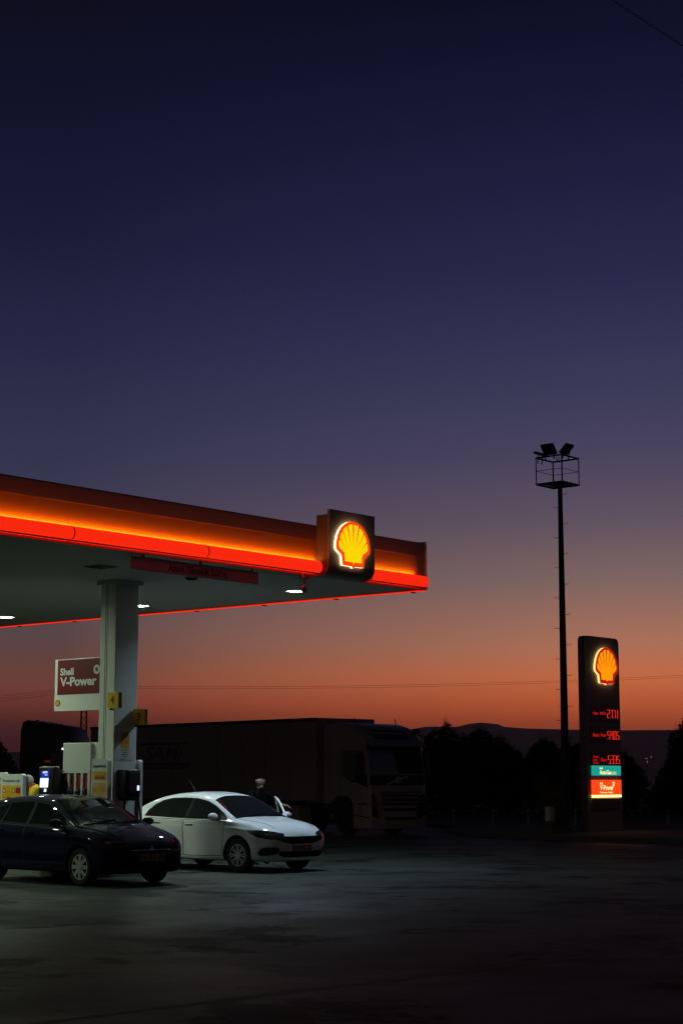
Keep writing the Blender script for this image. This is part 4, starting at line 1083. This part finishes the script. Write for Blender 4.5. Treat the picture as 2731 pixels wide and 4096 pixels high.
prism(bm, prof[::-1], -2.46, -.04, plane_matrix((0, 0, 0), (1, 0, 0), (0, 0, 1)), 0)
# soften the vertical corners of the cab front
for v in bm.verts:
    if v.co.x > 1.9:
        e = abs(v.co.y - 1.25) / 1.21
bmesh.ops.recalc_face_normals(bm, faces=bm.faces)
bmesh.ops.dissolve_limit(bm, angle_limit=R(2), verts=bm.verts, edges=bm.edges)
es = [e for e in bm.edges if abs(e.verts[0].co.y - e.verts[1].co.y) < 1e-4 and min(e.verts[0].co.x, e.verts[1].co.x) > .25 and min(e.verts[0].co.z, e.verts[1].co.z) > .15]
bmesh.ops.bevel(bm, geom=es, offset=.13, segments=4, affect='EDGES', profile=.5, clamp_overlap=True)
bmesh.ops.recalc_face_normals(bm, faces=bm.faces)
bvhT = BVHTree.FromBMesh(bm)
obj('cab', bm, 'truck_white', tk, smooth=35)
off0 = lambda poly: poly
def tpatch(name, poly, view, m, o_=.006, res=.1, parent=None):
    bm = new(); patch(bm, bvhT, poly, view, o_, res=res); return obj(name, bm, m, parent or tk, smooth=40)
tpatch('window', [(1.22, 1.86), (1.24, 2.60), (1.32, 2.66), (2.05, 2.66), (2.18, 2.2), (2.2, 1.62), (1.75, 1.66)], 'R', 'car_glass')
tpatch('windscreen', [(.10, 1.92), (.12, 2.95), (2.38, 2.95), (2.40, 1.92)], 'F', 'car_glass')
tpatch('roof_window', [(.5, 3.0), (.55, 3.32), (1.95, 3.32), (2.0, 3.0)], 'F', 'car_glass')
bmk = tpatch('front_band', [(.06, 1.55), (.06, 1.87), (2.44, 1.87), (2.44, 1.55)], 'F', 'truck_dark')
tpatch('side_band', [(2.0, 1.62), (2.15, 1.90), (2.6, 1.92), (2.62, 1.5), (2.4, 1.5)], 'R', 'truck_dark')
bm = new(); patch(bm, bvhT, [(.75, 1.60), (.78, 1.57), (1.75, 1.84), (1.72, 1.87)], 'F', .012, res=.08)
for q in range(16):
    t0, t1 = q * math.pi / 8, (q + 1) * math.pi / 8
    patch(bm, bvhT, [(1.25 + .075 * math.cos(t0), 1.72 + .075 * math.sin(t0)), (1.25 + .11 * math.cos(t0), 1.72 + .11 * math.sin(t0)), (1.25 + .11 * math.cos(t1), 1.72 + .11 * math.sin(t1)), (1.25 + .075 * math.cos(t1), 1.72 + .075 * math.sin(t1))], 'F', .018, res=.08)
obj('emblem', bm, 'alloy', tk)
tpatch('grille', [(.55, .92), (.5, 1.36), (2.2, 1.36), (2.15, .92)], 'F', 'truck_dark', .004)
for z in (1.0, 1.14, 1.26):
    tpatch('grille_slat', [(.58, z), (.58, z + .05), (2.12, z + .05), (2.12, z)], 'F', 'truck_box', .014)
tpatch('air_intake', [(.6, .74), (.55, .85), (2.15, .85), (2.1, .74)], 'F', 'truck_dark')
tpatch('air_intake', [(.68, .46), (.64, .56), (2.06, .56), (2.02, .46)], 'F', 'truck_dark')
for s in (0, 1):
    m_ = (lambda y: y) if s == 0 else (lambda y: 2.5 - y)
    tpatch('headlight', [(m_(.08), 1.05), (m_(.12), 1.30), (m_(.42), 1.15), (m_(.52), .62), (m_(.35), .5), (m_(.10), .62)], 'F', 'lens')
bm = new(); patch(bm, bvhT, [(1.05, .24), (1.05, .35), (1.55, .35), (1.55, .24)], 'F', .012, res=.1); obj('number_plate', bm, 'plate', tk)
bm = new(); patch(bm, bvhT, [(2.02, .95), (2.02, 1.0), (2.58, 1.0), (2.58, .95)], 'R', .004, res=.1); patch(bm, bvhT, [(2.13, .3), (2.13, .95), (2.155, .95), (2.155, .3)], 'R', .004, res=.1); patch(bm, bvhT, [(1.15, 1.25), (1.15, 3.0), (1.165, 3.0), (1.165, 1.25)], 'R', .003, res=.1); patch(bm, bvhT, [(.62, 1.0), (.62, 3.35), (.635, 3.35), (.635, 1.0)], 'R', .003, res=.1); patch(bm, bvhT, [(1.78, .62), (1.78, .66), (2.55, .56), (2.55, .52)], 'R', .005, res=.1); obj('panel_seam', bm, 'truck_dark', tk)
bm = new(); box(bm, 2.20, 2.68, .06, 2.44, 2.86, 2.93, 0, bev=.03, Mx=Matrix.Translation((2.4, 0, 2.9)) @ Matrix.Rotation(R(24), 4, 'Y') @ Matrix.Translation((-2.36, 0, -2.88))); obj('sun_visor', bm, 'truck_white', tk)
for yy in (-.16, 2.66):
    bm = new(); box(bm, 2.18, 2.38, yy - .12, yy + .12, 1.75, 2.55, 0, bev=.05, seg=3)
    cyl(bm, (2.25, yy, 2.5), (2.15, .1 if yy < 0 else 2.4, 2.65), .03, n=8); cyl(bm, (2.25, yy, 1.8), (2.2, .1 if yy < 0 else 2.4, 1.7), .03, n=8)
    obj('wing_mirror', bm, 'truck_dark', tk, smooth=40)
bm = new(); box(bm, 2.40, 2.58, 2.05, 2.2, 3.22, 3.36, 0, bev=.02); cyl(bm, (2.46, 2.12, 3.25), (2.2, 2.2, 3.05), .025, n=8); cyl(bm, (2.46, 2.12, 3.22), (2.75, 2.45, 2.95), .018, n=8); obj('kerb_mirror', bm, 'truck_dark', tk)
for xx, yy in ((1.55, .3), (1.6, 2.0)):
    bm = new(); tube(bm, [(xx, yy, 3.40), (xx + .04, yy, 3.52), (xx - .02, yy, 3.72)], [.04, .02, .01], 6); obj('aerial', bm, 'truck_dark', tk)
for xx in (1.25, -2.6, -9.2, -10.5, -11.8):
    for yy in (.30, 2.2): road_wheel(tk, xx - 1.2, yy - 1.25, .5, .34, 'truck', .29)
bm = new(); box(bm, .02, .27, .9, 1.6, 1.0, 1.6); tube(bm, [(.0, 1.0, 2.1), (.12, 1.0, 1.8), (.28, 1.0, 2.0)], .03, 6); obj('coupling_hose', bm, 'truck_dark', tk)
bm = new(); box(bm, -7.5, -7.3, -.02, .0, 1.0, 1.06); box(bm, -6.6, -6.4, -.02, .0, 1.0, 1.06); obj('marker_light', bm, 'tail', tk)

FL2 = Matrix.Translation((-12.25, 74, 0)) @ Matrix.Rotation(R(-14), 4, 'Z') @ Matrix.Diagonal((.88, .9, .98, 1))
t2 = thing('dark_lorry_cab', 'dark high roofed lorry cab passing behind the payment terminal', 'lorry', frame=FL2)
bm = new()
prof = [(-1.35, .8), (-1.33, 3.9), (-1.22, 4.2), (-1.0, 4.28), (0, 4.12), (.75, 4.02), (.95, 3.9), (1.25, 3.3), (1.42, 2.8), (1.5, 1.9), (1.55, .5), (1.2, .45), (1.0, .9), (.6, 1.1), (.2, .9), (-.6, .75)]
prism(bm, prof[::-1], -2.45, 0, plane_matrix((0, 0, 0), (1, 0, 0), (0, 0, 1)), 0)
bmesh.ops.recalc_face_normals(bm, faces=bm.faces)
es = [e for e in bm.edges if abs(e.verts[0].co.y - e.verts[1].co.y) < 1e-4 and min(e.verts[0].co.z, e.verts[1].co.z) > 1.5]
bmesh.ops.bevel(bm, geom=es, offset=.1, segments=3, affect='EDGES', profile=.5, clamp_overlap=True)
bmesh.ops.recalc_face_normals(bm, faces=bm.faces)
bvh2 = BVHTree.FromBMesh(bm)
obj('cab', bm, 'lorry', t2, smooth=40)
bm = new(); patch(bm, bvh2, [(.2, 2.2), (.25, 2.9), (1.1, 2.9), (1.3, 2.2)], 'R', .006, res=.1); obj('window', bm, 'car_glass', t2)
bm = new(); patch(bm, bvh2, [(.15, 2.0), (.2, 3.2), (2.25, 3.2), (2.3, 2.0)], 'F', .006, res=.12); obj('windscreen', bm, 'car_glass', t2)
for xx in (-.8, -.45, .0, .2, .45, .7):
    bm = new(); z = 4.26 - .155 * (xx + 1); box(bm, xx - .05, xx + .05, .6, .8, z - .06, z + .07, bev=.02); obj('roof_lamp', bm, 'lorry', t2)
bm = new(); box(bm, -5.2, -1.0, .75, 1.7, .6, .9); obj('chassis', bm, 'truck_dark', t2)
bm = new(); box(bm, .80, 1.10, -.03, .0, 3.02, 3.1); obj('side_lamp', bm, 'side_lamp', t2)
bm = new(); box(bm, -.05, .22, -.03, .0, 2.48, 2.58); obj('tail_lamp', bm, 'tail', t2)
for xx in (.6, -3.2, -4.4):
    for yy in (.25, 2.2): road_wheel(t2, xx, yy, .5, .34, 'truck', .29)

# ------------------------------------------------------------------ people
def evaluate(o, name):
    me = bpy.data.meshes.new_from_object(o.evaluated_get(bpy.context.evaluated_depsgraph_get()))
    me.name = name; return me
def figure(label, fr, J, E_, rad, pick, mats, extra):
    me = bpy.data.meshes.new('person'); names = list(J)
    me.from_pydata([J[n] for n in names], [(names.index(a_), names.index(b_)) for a_, b_ in E_], [])
    o = bpy.data.objects.new('person_tmp', me); COL.objects.link(o)
    md = o.modifiers.new('skin', 'SKIN'); md.use_smooth_shade = True
    sv = me.skin_vertices[0].data
    for i, n in enumerate(names): sv[i].radius = rad[n] if isinstance(rad[n], tuple) else (rad[n], rad[n]); sv[i].use_root = (n == 'pelvis')
    s2 = o.modifiers.new('sub', 'SUBSURF'); s2.levels = 2; s2.render_levels = 2
    bpy.context.view_layer.update()
    m2 = evaluate(o, 'person'); bpy.data.objects.remove(o); bpy.data.meshes.remove(me)
    root = thing('person', label, 'person', frame=fr)
    bm = new(); bm.from_mesh(m2); bpy.data.meshes.remove(m2)
    for f in bm.faces: f.material_index = pick(f.calc_center_median()); f.smooth = True
    # face
    hd = Vector(J['head']); fx = Vector(extra['face']).normalized(); sd = Vector((-fx.y, fx.x, 0))
    k = len(bm.faces)
    def blob(c, s, mi):
        r = bmesh.ops.create_icosphere(bm, subdivisions=2, radius=1, matrix=Matrix.Translation(c) @ fx.to_track_quat('X', 'Z').to_matrix().to_4x4() @ Matrix.Diagonal((*s, 1)))
        for f in {f for v in r['verts'] for f in v.link_faces}: f.material_index = mi; f.smooth = True
    blob(hd + fx * .098 + Vector((0, 0, -.02)), (.022, .013, .026), 0)
    blob(hd + fx * .085 + Vector((0, 0, -.072)), (.012, .028, .008), 4)
    blob(hd + fx * .055 + Vector((0, 0, -.095)), (.035, .035, .028), 0)
    for s in (-1, 1):
        blob(hd + fx * .086 + sd * s * .033 + Vector((0, 0, .008)), (.010, .015, .009), 4)
        blob(hd + fx * .084 + sd * s * .033 + Vector((0, 0, .030)), (.012, .022, .006), 4)
        blob(hd + sd * s * .082 + Vector((0, 0, -.01)), (.018, .010, .033), 0)
    body = obj('body', bm, mats, root)
    return root, hd, fx, sd
def base_pose():
    J = dict(pelvis=(0, 0, .95), belly=(0, 0, 1.08), chest=(.02, 0, 1.27), neck=(.02, 0, 1.44), chin=(.035, 0, 1.53), head=(.04, 0, 1.60), crown=(.03, 0, 1.67))
    for s, n in ((1, 'l'), (-1, 'r')):
        J.update({n + 'sho': (0, .18 * s, 1.38), n + 'elb': (-.02, .25 * s, 1.10), n + 'wri': (.10, .25 * s, .88), n + 'palm': (.13, .245 * s, .80), n + 'hip': (0, .09 * s, .88), n + 'kne': (.02, .11 * s, .50), n + 'ank': (0, .11 * s, .09), n + 'toe': (.16, .13 * s, .04)})
        for q, dy in enumerate((-.03, -.01, .01, .03)): J[n + 'f%d' % q] = (.15, .245 * s + dy, .72 - .005 * (q in (1, 2)))
        J[n + 'th'] = (.18, .215 * s, .77)
    E_ = [('pelvis', 'belly'), ('belly', 'chest'), ('chest', 'neck'), ('neck', 'chin'), ('chin', 'head'), ('head', 'crown')]
    for n in 'lr':
        E_ += [('chest', n + 'sho'), (n + 'sho', n + 'elb'), (n + 'elb', n + 'wri'), (n + 'wri', n + 'palm'), ('pelvis', n + 'hip'), (n + 'hip', n + 'kne'), (n + 'kne', n + 'ank'), (n + 'ank', n + 'toe'), (n + 'palm', n + 'th')] + [(n + 'palm', n + 'f%d' % q) for q in range(4)]
    rad = dict(pelvis=(.16, .12), belly=(.16, .125), chest=(.165, .12), neck=.056, chin=.062, head=(.078, .092), crown=(.06, .07))
    for n in 'lr':
        rad.update({n + 'sho': .068, n + 'elb': .043, n + 'wri': .03, n + 'palm': (.026, .038), n + 'hip': .095, n + 'kne': .06, n + 'ank': .045, n + 'toe': .04, n + 'th': .009})
        for q in range(4): rad[n + 'f%d' % q] = .008
    return J, E_, rad
def pick_clothes(J):
    def pick(c):
        w_ = [Vector(J['lwri']), Vector(J['rwri']), Vector(J['lpalm']), Vector(J['rpalm'])]
        if c.z > 1.47 or min((c - q).length for q in w_) < .14: return 0
        e_ = [Vector(J['lelb']).lerp(Vector(J['lwri']), .5), Vector(J['relb']).lerp(Vector(J['rwri']), .5)]
        if min((c - q).length for q in e_) < .12: return 0
        if c.z > .95: return 1
        if c.z > .10: return 2
        return 3
    return pick
def hair(root, hd, fx, full, m='hair'):
    bm = new(); bmesh.ops.create_icosphere(bm, subdivisions=3, radius=1)
    for v in list(bm.verts):
        v.co = Vector((v.co.x * .098, v.co.y * .090, v.co.z * .115))
    dead = [v for v in bm.verts if (v.co.x > .035 and v.co.z < .062) or v.co.z < -.055 or (not full and v.co.z > .05)]
    bmesh.ops.delete(bm, geom=dead, context='VERTS')
    for v in bm.verts: v.co += v.co.normalized() * (.006 * random.random())
    bmesh.ops.solidify(bm, geom=bm.faces[:], thickness=.008)
    bmesh.ops.transform(bm, matrix=Matrix.Translation(hd + Vector((0, 0, .012)) - fx * .012) @ fx.to_track_quat('X', 'Z').to_matrix().to_4x4(), verts=bm.verts)
    obj('hair', bm, m, root, smooth=80, off=Vector((0, 0, 0)))

# attendant in yellow, far lane of the island, looking down to his right (towards the picture's left)
J, E_, rad = base_pose()
J.update(lelb=(.10, .24, 1.12), lwri=(.30, .14, 1.10), lpalm=(.37, .11, 1.10), lth=(.39, .07, 1.13), relb=(.08, -.24, 1.12), rwri=(.28, -.14, 1.08), rpalm=(.35, -.11, 1.08), rth=(.37, -.07, 1.11), neck=(.05, 0, 1.43), chin=(.10, 0, 1.455), head=(.14, 0, 1.495), crown=(.15, 0, 1.55))
for q in range(4):
    J['lf%d' % q] = (.44, .085 + .02 * q, 1.08 - .01 * (q % 2)); J['rf%d' % q] = (.42, -.085 - .02 * q, 1.06 - .01 * (q % 2))
Pm = FR @ Vector((-6.77, -3.98, .15))
root, hd, fx, sd = figure('grey haired man in a yellow shirt looking down behind the payment terminal', Matrix.Translation(Pm) @ Matrix.Rotation(R(190), 4, 'Z') @ Matrix.Scale(1.03, 4), J, E_, rad, pick_clothes(J), ['skin', 'yellow_shirt', 'grey_cloth', 'black', 'hair'], dict(face=(1, .0, -.25)))
hair(root, hd, fx, True)
bm = new()
for i in range(24):
    pass
prof = []
r_ = bmesh.ops.create_cone(bm, cap_ends=False, segments=20, radius1=.095, radius2=.068, depth=.05, matrix=Matrix.Translation((.06, 0, 1.435)))
bmesh.ops.solidify(bm, geom=bm.faces[:], thickness=.01)
obj('collar', bm, 'red_collar', root, smooth=60, off=Vector((0, 0, 0)))
bm = new(); box(bm, -.16, -.128, -.13, .13, 1.08, 1.36, bev=.01); obj('back_panel', bm, 'grey_cloth', root, off=Vector((0, 0, 0)))

# driver beside the open far door
J, E_, rad = base_pose()
J.update(lelb=(.20, .30, 1.16), lwri=(.34, .36, 1.15), lpalm=(.42, .38, 1.13), lth=(.43, .34, 1.16), relb=(.14, -.26, 1.14), rwri=(.36, -.28, 1.02), rpalm=(.43, -.28, .98), rth=(.45, -.24, 1.0))
for q in range(4):
    J['lf%d' % q] = (.50, .35 + .02 * q, 1.10 - .012 * (q % 2)); J['rf%d' % q] = (.50, -.31 + .02 * q, .94 - .012 * (q % 2))
CW = Matrix.Translation(specW['pos']) @ Matrix.Rotation(specW['yaw'], 4, 'Z')
Pd = CW @ Vector((-.32, 1.36, 0))
root, hd, fx, sd = figure('bald man in dark clothes standing at the open car door', Matrix.Translation(Pd) @ Matrix.Rotation(specW['yaw'] + R(-8), 4, 'Z') @ Matrix.Scale(1.05, 4), J, E_, rad, pick_clothes(J), ['skin', 'black_cloth', 'black_cloth', 'black', 'hair'], dict(face=(1, -.35, -.15)))
hair(root, hd, fx, False, 'stubble')

# ------------------------------------------------------------------ trees and plants
def leaf_mesh(name, lobes, n, size, seed, whips=0):
    rnd = random.Random(seed); bm = new()
    tot = sum(l[3] * l[4] * l[5] for l in lobes)
    for l in lobes:
        k = int(n * l[3] * l[4] * l[5] / tot)
        for _ in range(k):
            while True:
                v = Vector((rnd.uniform(-1, 1), rnd.uniform(-1, 1), rnd.uniform(-1, 1)))
                if .25 < v.length < 1: break
            c = Vector((l[0] + v.x * l[3], l[1] + v.y * l[4], l[2] + v.z * l[5]))
            s = size * rnd.uniform(.5, 1.3); e = Euler((rnd.uniform(0, 6.3), rnd.uniform(0, 6.3), rnd.uniform(0, 6.3))).to_matrix()
            vs_ = [bm.verts.new(c + e @ Vector(q)) for q in ((-s * .35, 0, 0), (0, -s * .6, 0), (s * .35, 0, 0), (0, s * .7, 0))]
            bm.faces.new(vs_)
    for _ in range(whips):
        l = rnd.choice(lobes); ang = rnd.uniform(0, 6.3); r = rnd.uniform(0, .7)
        b_ = Vector((l[0] + l[3] * r * math.cos(ang), l[1] + l[4] * r * math.sin(ang), l[2] + l[5] * math.sqrt(1 - r * r) * .9))
        h = rnd.uniform(.3, 1.) * size * 3.4; tip = b_ + Vector((rnd.uniform(-.12, .12), rnd.uniform(-.1, .1), h))
        for k in range(9):
            c = b_.lerp(tip, k / 8); s = size * .55 * (1.1 - k / 9); e = Euler((rnd.uniform(0, 6.3), rnd.uniform(0, 6.3), rnd.uniform(0, 6.3))).to_matrix()
            bm.faces.new([bm.verts.new(c + e @ Vector(q)) for q in ((-s * .3, 0, 0), (0, -s * .5, 0), (s * .3, 0, 0), (0, s * .6, 0))])
    return bm
def trunk_bm(lobes, h, r):
    bm = new(); tube(bm, [(0, 0, -.05), (.03, 0, h * .5), (0, .05, h)], [r, r * .75, r * .5], 8)
    for l in lobes: tube(bm, [(0, 0, h * .8), ((l[0]) * .5, l[1] * .5, (h + l[2]) / 2), (l[0], l[1], l[2])], [r * .5, r * .35, r * .12], 6)
    return bm
LOB = [
    [(0, 0, 2.2, 1.15, 1.1, 1.3), (-.5, .2, 3.2, .65, .65, .9), (.45, -.1, 3.1, .6, .6, .85), (.1, .1, 3.9, .4, .4, .55), (-.9, 0, 1.6, .7, .7, .8), (.95, 0, 1.5, .7, .7, .9)],
    [(0, 0, 2.0, 1.25, 1.2, 1.2), (.4, .2, 3.1, .75, .75, .85), (-.6, -.1, 2.9, .6, .6, .7), (1.0, 0, 1.7, .75, .7, .8), (-1.05, .1, 1.5, .7, .7, .8)],
    [(0, 0, 1.7, 1.5, 1.1, 1.2), (-1.1, 0, 1.9, .8, .7, .8), (1.1, .1, 1.8, .85, .7, .9), (.2, 0, 2.7, .7, .7, .6), (-.4, 0, 2.6, .5, .5, .6)]]
TREES = []
def tree_proto(i, n, size, whips):
    t = thing('roadside_tree', 'dark bushy roadside tree', 'tree', frame=Matrix.Identity(4))
    obj('crown', leaf_mesh('crown', LOB[i], n, size, 11 + i, whips * 4), 'leaf', t)
    obj('trunk', trunk_bm(LOB[i], 1.5, .14), 'bark', t, smooth=60)
    return t
protos = [tree_proto(0, 6500, .17, 26), tree_proto(1, 6500, .17, 22), tree_proto(2, 6500, .16, 18)]
used = [False] * 3
def plant_tree(i, x, y, s, rz, label, group='dark trees along the road', sx=1.):
    o = protos[i] if not used[i] else copy_tree(protos[i]); used[i] = True
    o.location = (x, y, 0); o.rotation_euler = (0, 0, rz); o.scale = (s * sx, s * sx, s)
    tag(o, label, 'tree', group)
plant_tree(0, 5.25, 90, 1.02, .4, 'dark tree just right of the lorry cab, spiky top against the sky')
plant_tree(1, 7.55, 91, 1.08, 2.2, 'rounded dark tree second to the right of the lorry cab')
plant_tree(2, 9.7, 86, 1.1, 1.1, 'low broad dark tree left of the floodlight mast')
plant_tree(1, 11.9, 88, .9, 4.0, 'dark tree between floodlight mast and price totem')
plant_tree(2, 13.2, 84, .90, 5.0, 'low dark tree emerging right of the price totem', sx=1.0)
plant_tree(0, 14.9, 76, .98, 3.1, 'tall dark tree cut by the right picture edge', sx=1.0)
plant_tree(2, 6.2, 87, 1.16, 2.4, 'broad low dark tree filling the gap between the spiky and the rounded tree', sx=.8)
plant_tree(2, 8.35, 88, .98, .9, 'lowest dark tree right of the rounded tree', sx=.8)
plant_tree(0, 10.6, 84, .78, 5.5, 'narrow dark tree directly behind the mast foot', sx=.9)
plant_tree(1, 17.2, 80, 1.05, .9, 'dark tree beyond the right picture edge')
plant_tree(0, -17.0, 88, .84, 1.7, 'dark tree at the far left behind the station', sx=1.25)
plant_tree(2, -14.2, 96, .95, .2, 'low dark tree behind the dark lorry cab')
plant_tree(2, -8.6, 92, 1.0, 2.9, 'low dark tree behind the fuel pump')

def bush(x, y, lobes, n, size, seed, label, m, name='bush', group=None):
    t = thing(name, label, 'bush', frame=Matrix.Translation((x, y, .1)), group=group)
    obj('foliage', leaf_mesh('foliage', lobes, n, size, seed, 8), m, t); bm = new(); tube(bm, [(0, 0, -.1), (0, 0, .5)], [.04, .02], 6); obj('stem', bm, 'bark', t)
HB = [(0, 0, .75, 1.5, .8, .9), (-1.0, 0, .7, .9, .6, .75), (1.0, 0, .7, 1.0, .6, .8)]
for k, (x, y, lab) in enumerate(((3.9, 82, 'dark shrub low behind the lorry cab'), (6.4, 83, 'dark shrub under the spiky tree'), (8.7, 81, 'dark shrub below the rounded tree'), (11.0, 80, 'dark shrub behind the mast foot'), (15.6, 79, 'dark shrub beside the right edge tree'), (13.3, 78, 'dark shrub right of the totem foot'))):
    bush(x, y, HB, 1800, .14, 50 + k, lab, 'leaf', 'shrub', 'shrubs under the roadside trees')
bush(6.45, 55.1, [(0, 0, .9, .45, .4, .75), (-.25, 0, 1.4, .3, .3, .5), (.3, 0, .3, .35, .3, .3)], 1100, .11, 90, 'yellowish shrub around the meter box left of the mast', 'leaf2')
mb = thing('meter_box', 'small pale meter box on a post beside the yellowish shrub', 'box', frame=Matrix.Translation((6.33, 54.3, .12)) @ Matrix.Rotation(HEAD, 4, 'Z'))
bm = new(); box(bm, -.12, .06, -.13, .13, .36, .80, 0, bev=.01); box(bm, .061, .068, -.11, .11, .39, .77, 0); obj('cabinet', bm, 'box_cream', mb)
bm = new(); box(bm, -.07, .02, -.05, .05, -.1, .36); obj('post', bm, 'galv', mb)
rp = thing('hydrant_pipe', 'thin red standpipe beside the meter box', 'pipe', frame=Matrix.Translation((6.15, 54.0, .12)))
bm = new(); tube(bm, [(0, 0, -.05), (0, 0, .30), (.06, 0, .33), (.14, 0, .33)], .022, 8); obj('pipe', bm, 'red_pipe', rp, smooth=50)
bm = new(); tube(bm, [(.12, 0, .26), (.12, 0, .40)], .03, 8); obj('valve', bm, 'red_pipe', rp)

for k, (u, lab) in enumerate(((1807, 'first short pale marker post right of the lorry'), (1961, 'second short pale marker post right of the lorry'), (2101, 'short pale marker post left of the meter box'), (2286, 'short pale marker post by the mast foot'), (2650, 'short pale marker post right of the totem'))):
    y = 64.5; t = thing('marker_post', lab, 'post', frame=Matrix.Translation(((u - 1365.5) / 7060 * y, y, .12)), group='short pale marker posts along the verge')
    bm = new(); box(bm, -.04, .04, -.02, .02, -.1, .55, 0, bev=.01); box(bm, -.042, .042, -.022, .022, .38, .46, 1); obj('post', bm, ['post', 'galv'], t)

# ------------------------------------------------------------------ lattice mast, wires, village lights
lm = thing('lattice_mast', 'thin dark lattice mast beneath the fuel board', 'mast', frame=Matrix.Translation((-11.3, 78, 0)))
bm = new(); hh = 5.85
def lw(z): return .17 - .012 * z
cs = [(-1, -1), (1, -1), (1, 1), (-1, 1)]
for sx, sy in cs: cyl(bm, (sx * lw(0), sy * lw(0), 0), (sx * lw(hh), sy * lw(hh), hh), .02, n=5)
for k in range(18):
    z0, z1 = hh * k / 18, hh * (k + 1) / 18
    for q in range(4):
        (ax, ay), (bx, by) = cs[q], cs[(q + 1) % 4]
        if k % 2: (ax, ay), (bx, by) = (bx, by), (ax, ay)
        cyl(bm, (ax * lw(z0), ay * lw(z0), z0), (bx * lw(z1), by * lw(z1), z1), .012, n=4)
obj('lattice', bm, 'dark_metal', lm)

def wire(label, p, q, sag, r, n=30):
    bm = new(); p = Vector(p); q = Vector(q); pts = []
    for i in range(n + 1):
        t = i / n; v = p.lerp(q, t); v.z -= sag * 4 * t * (1 - t); pts.append(v - p)
    tube(bm, pts, r, 5); o = obj('power_line', bm, 'wire'); o.location = p
    tag(o, label, 'wire', 'thin wires crossing the sky')
def at(u, v, y):
    th = math.atan(1072 / 7060); f = Vector((0, math.cos(th), math.sin(th))); up = Vector((0, -math.sin(th), math.cos(th)))
    d = Vector((1, 0, 0)) * ((u - 1365.5) / 7060) + up * ((2048 - v) / 7060) + f
    return Vector((0, 0, 1.72)) + d * (y / d.y)
wire('upper thin wire rising from the left edge to the lattice mast', at(-900, 2862, 72), at(346, 2745, 78), .1, .005)
wire('middle thin wire rising from the left edge to the lattice mast', at(-900, 2876, 72), at(346, 2753, 78), .1, .005)
wire('lowest thin wire rising from the left edge to the lattice mast', at(-900, 2892, 72), at(346, 2761, 78), .1, .005)
wire('upper thin wire sagging from lattice mast to the right edge', at(346, 2745, 78), at(3400, 2655, 108), .45, .0055)
wire('lower thin wire sagging from lattice mast to the right edge', at(346, 2753, 78), at(3400, 2662, 108), .45, .0055)
wire('thin wire slanting across the top right corner of the sky', at(1900, -380, 30), at(3400, 600, 24), .1, .0075)

for k, (u, v, m_, lab) in enumerate(((2583, 3037, 'far_lamp_white', 'whitish far village lamp in the gap between trees'), (2603, 3031, 'far_lamp', 'highest orange far village lamp in the gap between trees'), (2587, 3051, 'far_lamp', 'lowest orange far village lamp in the gap between trees'))):
    p = at(u, v, 900); t = thing('village_lamp', lab, 'street lamp', frame=Matrix.Translation((p.x, 900, 0)), group='lamps of the distant village')
    bm = new(); cyl(bm, (0, 0, -1), (0, 0, p.z), .08, .05, n=6); obj('pole', bm, 'dark_metal', t)
    bm = new(); bmesh.ops.create_uvsphere(bm, u_segments=10, v_segments=6, radius=.17, matrix=Matrix.Translation((0, 0, p.z + .4))); obj('lamp_head', bm, m_, t)
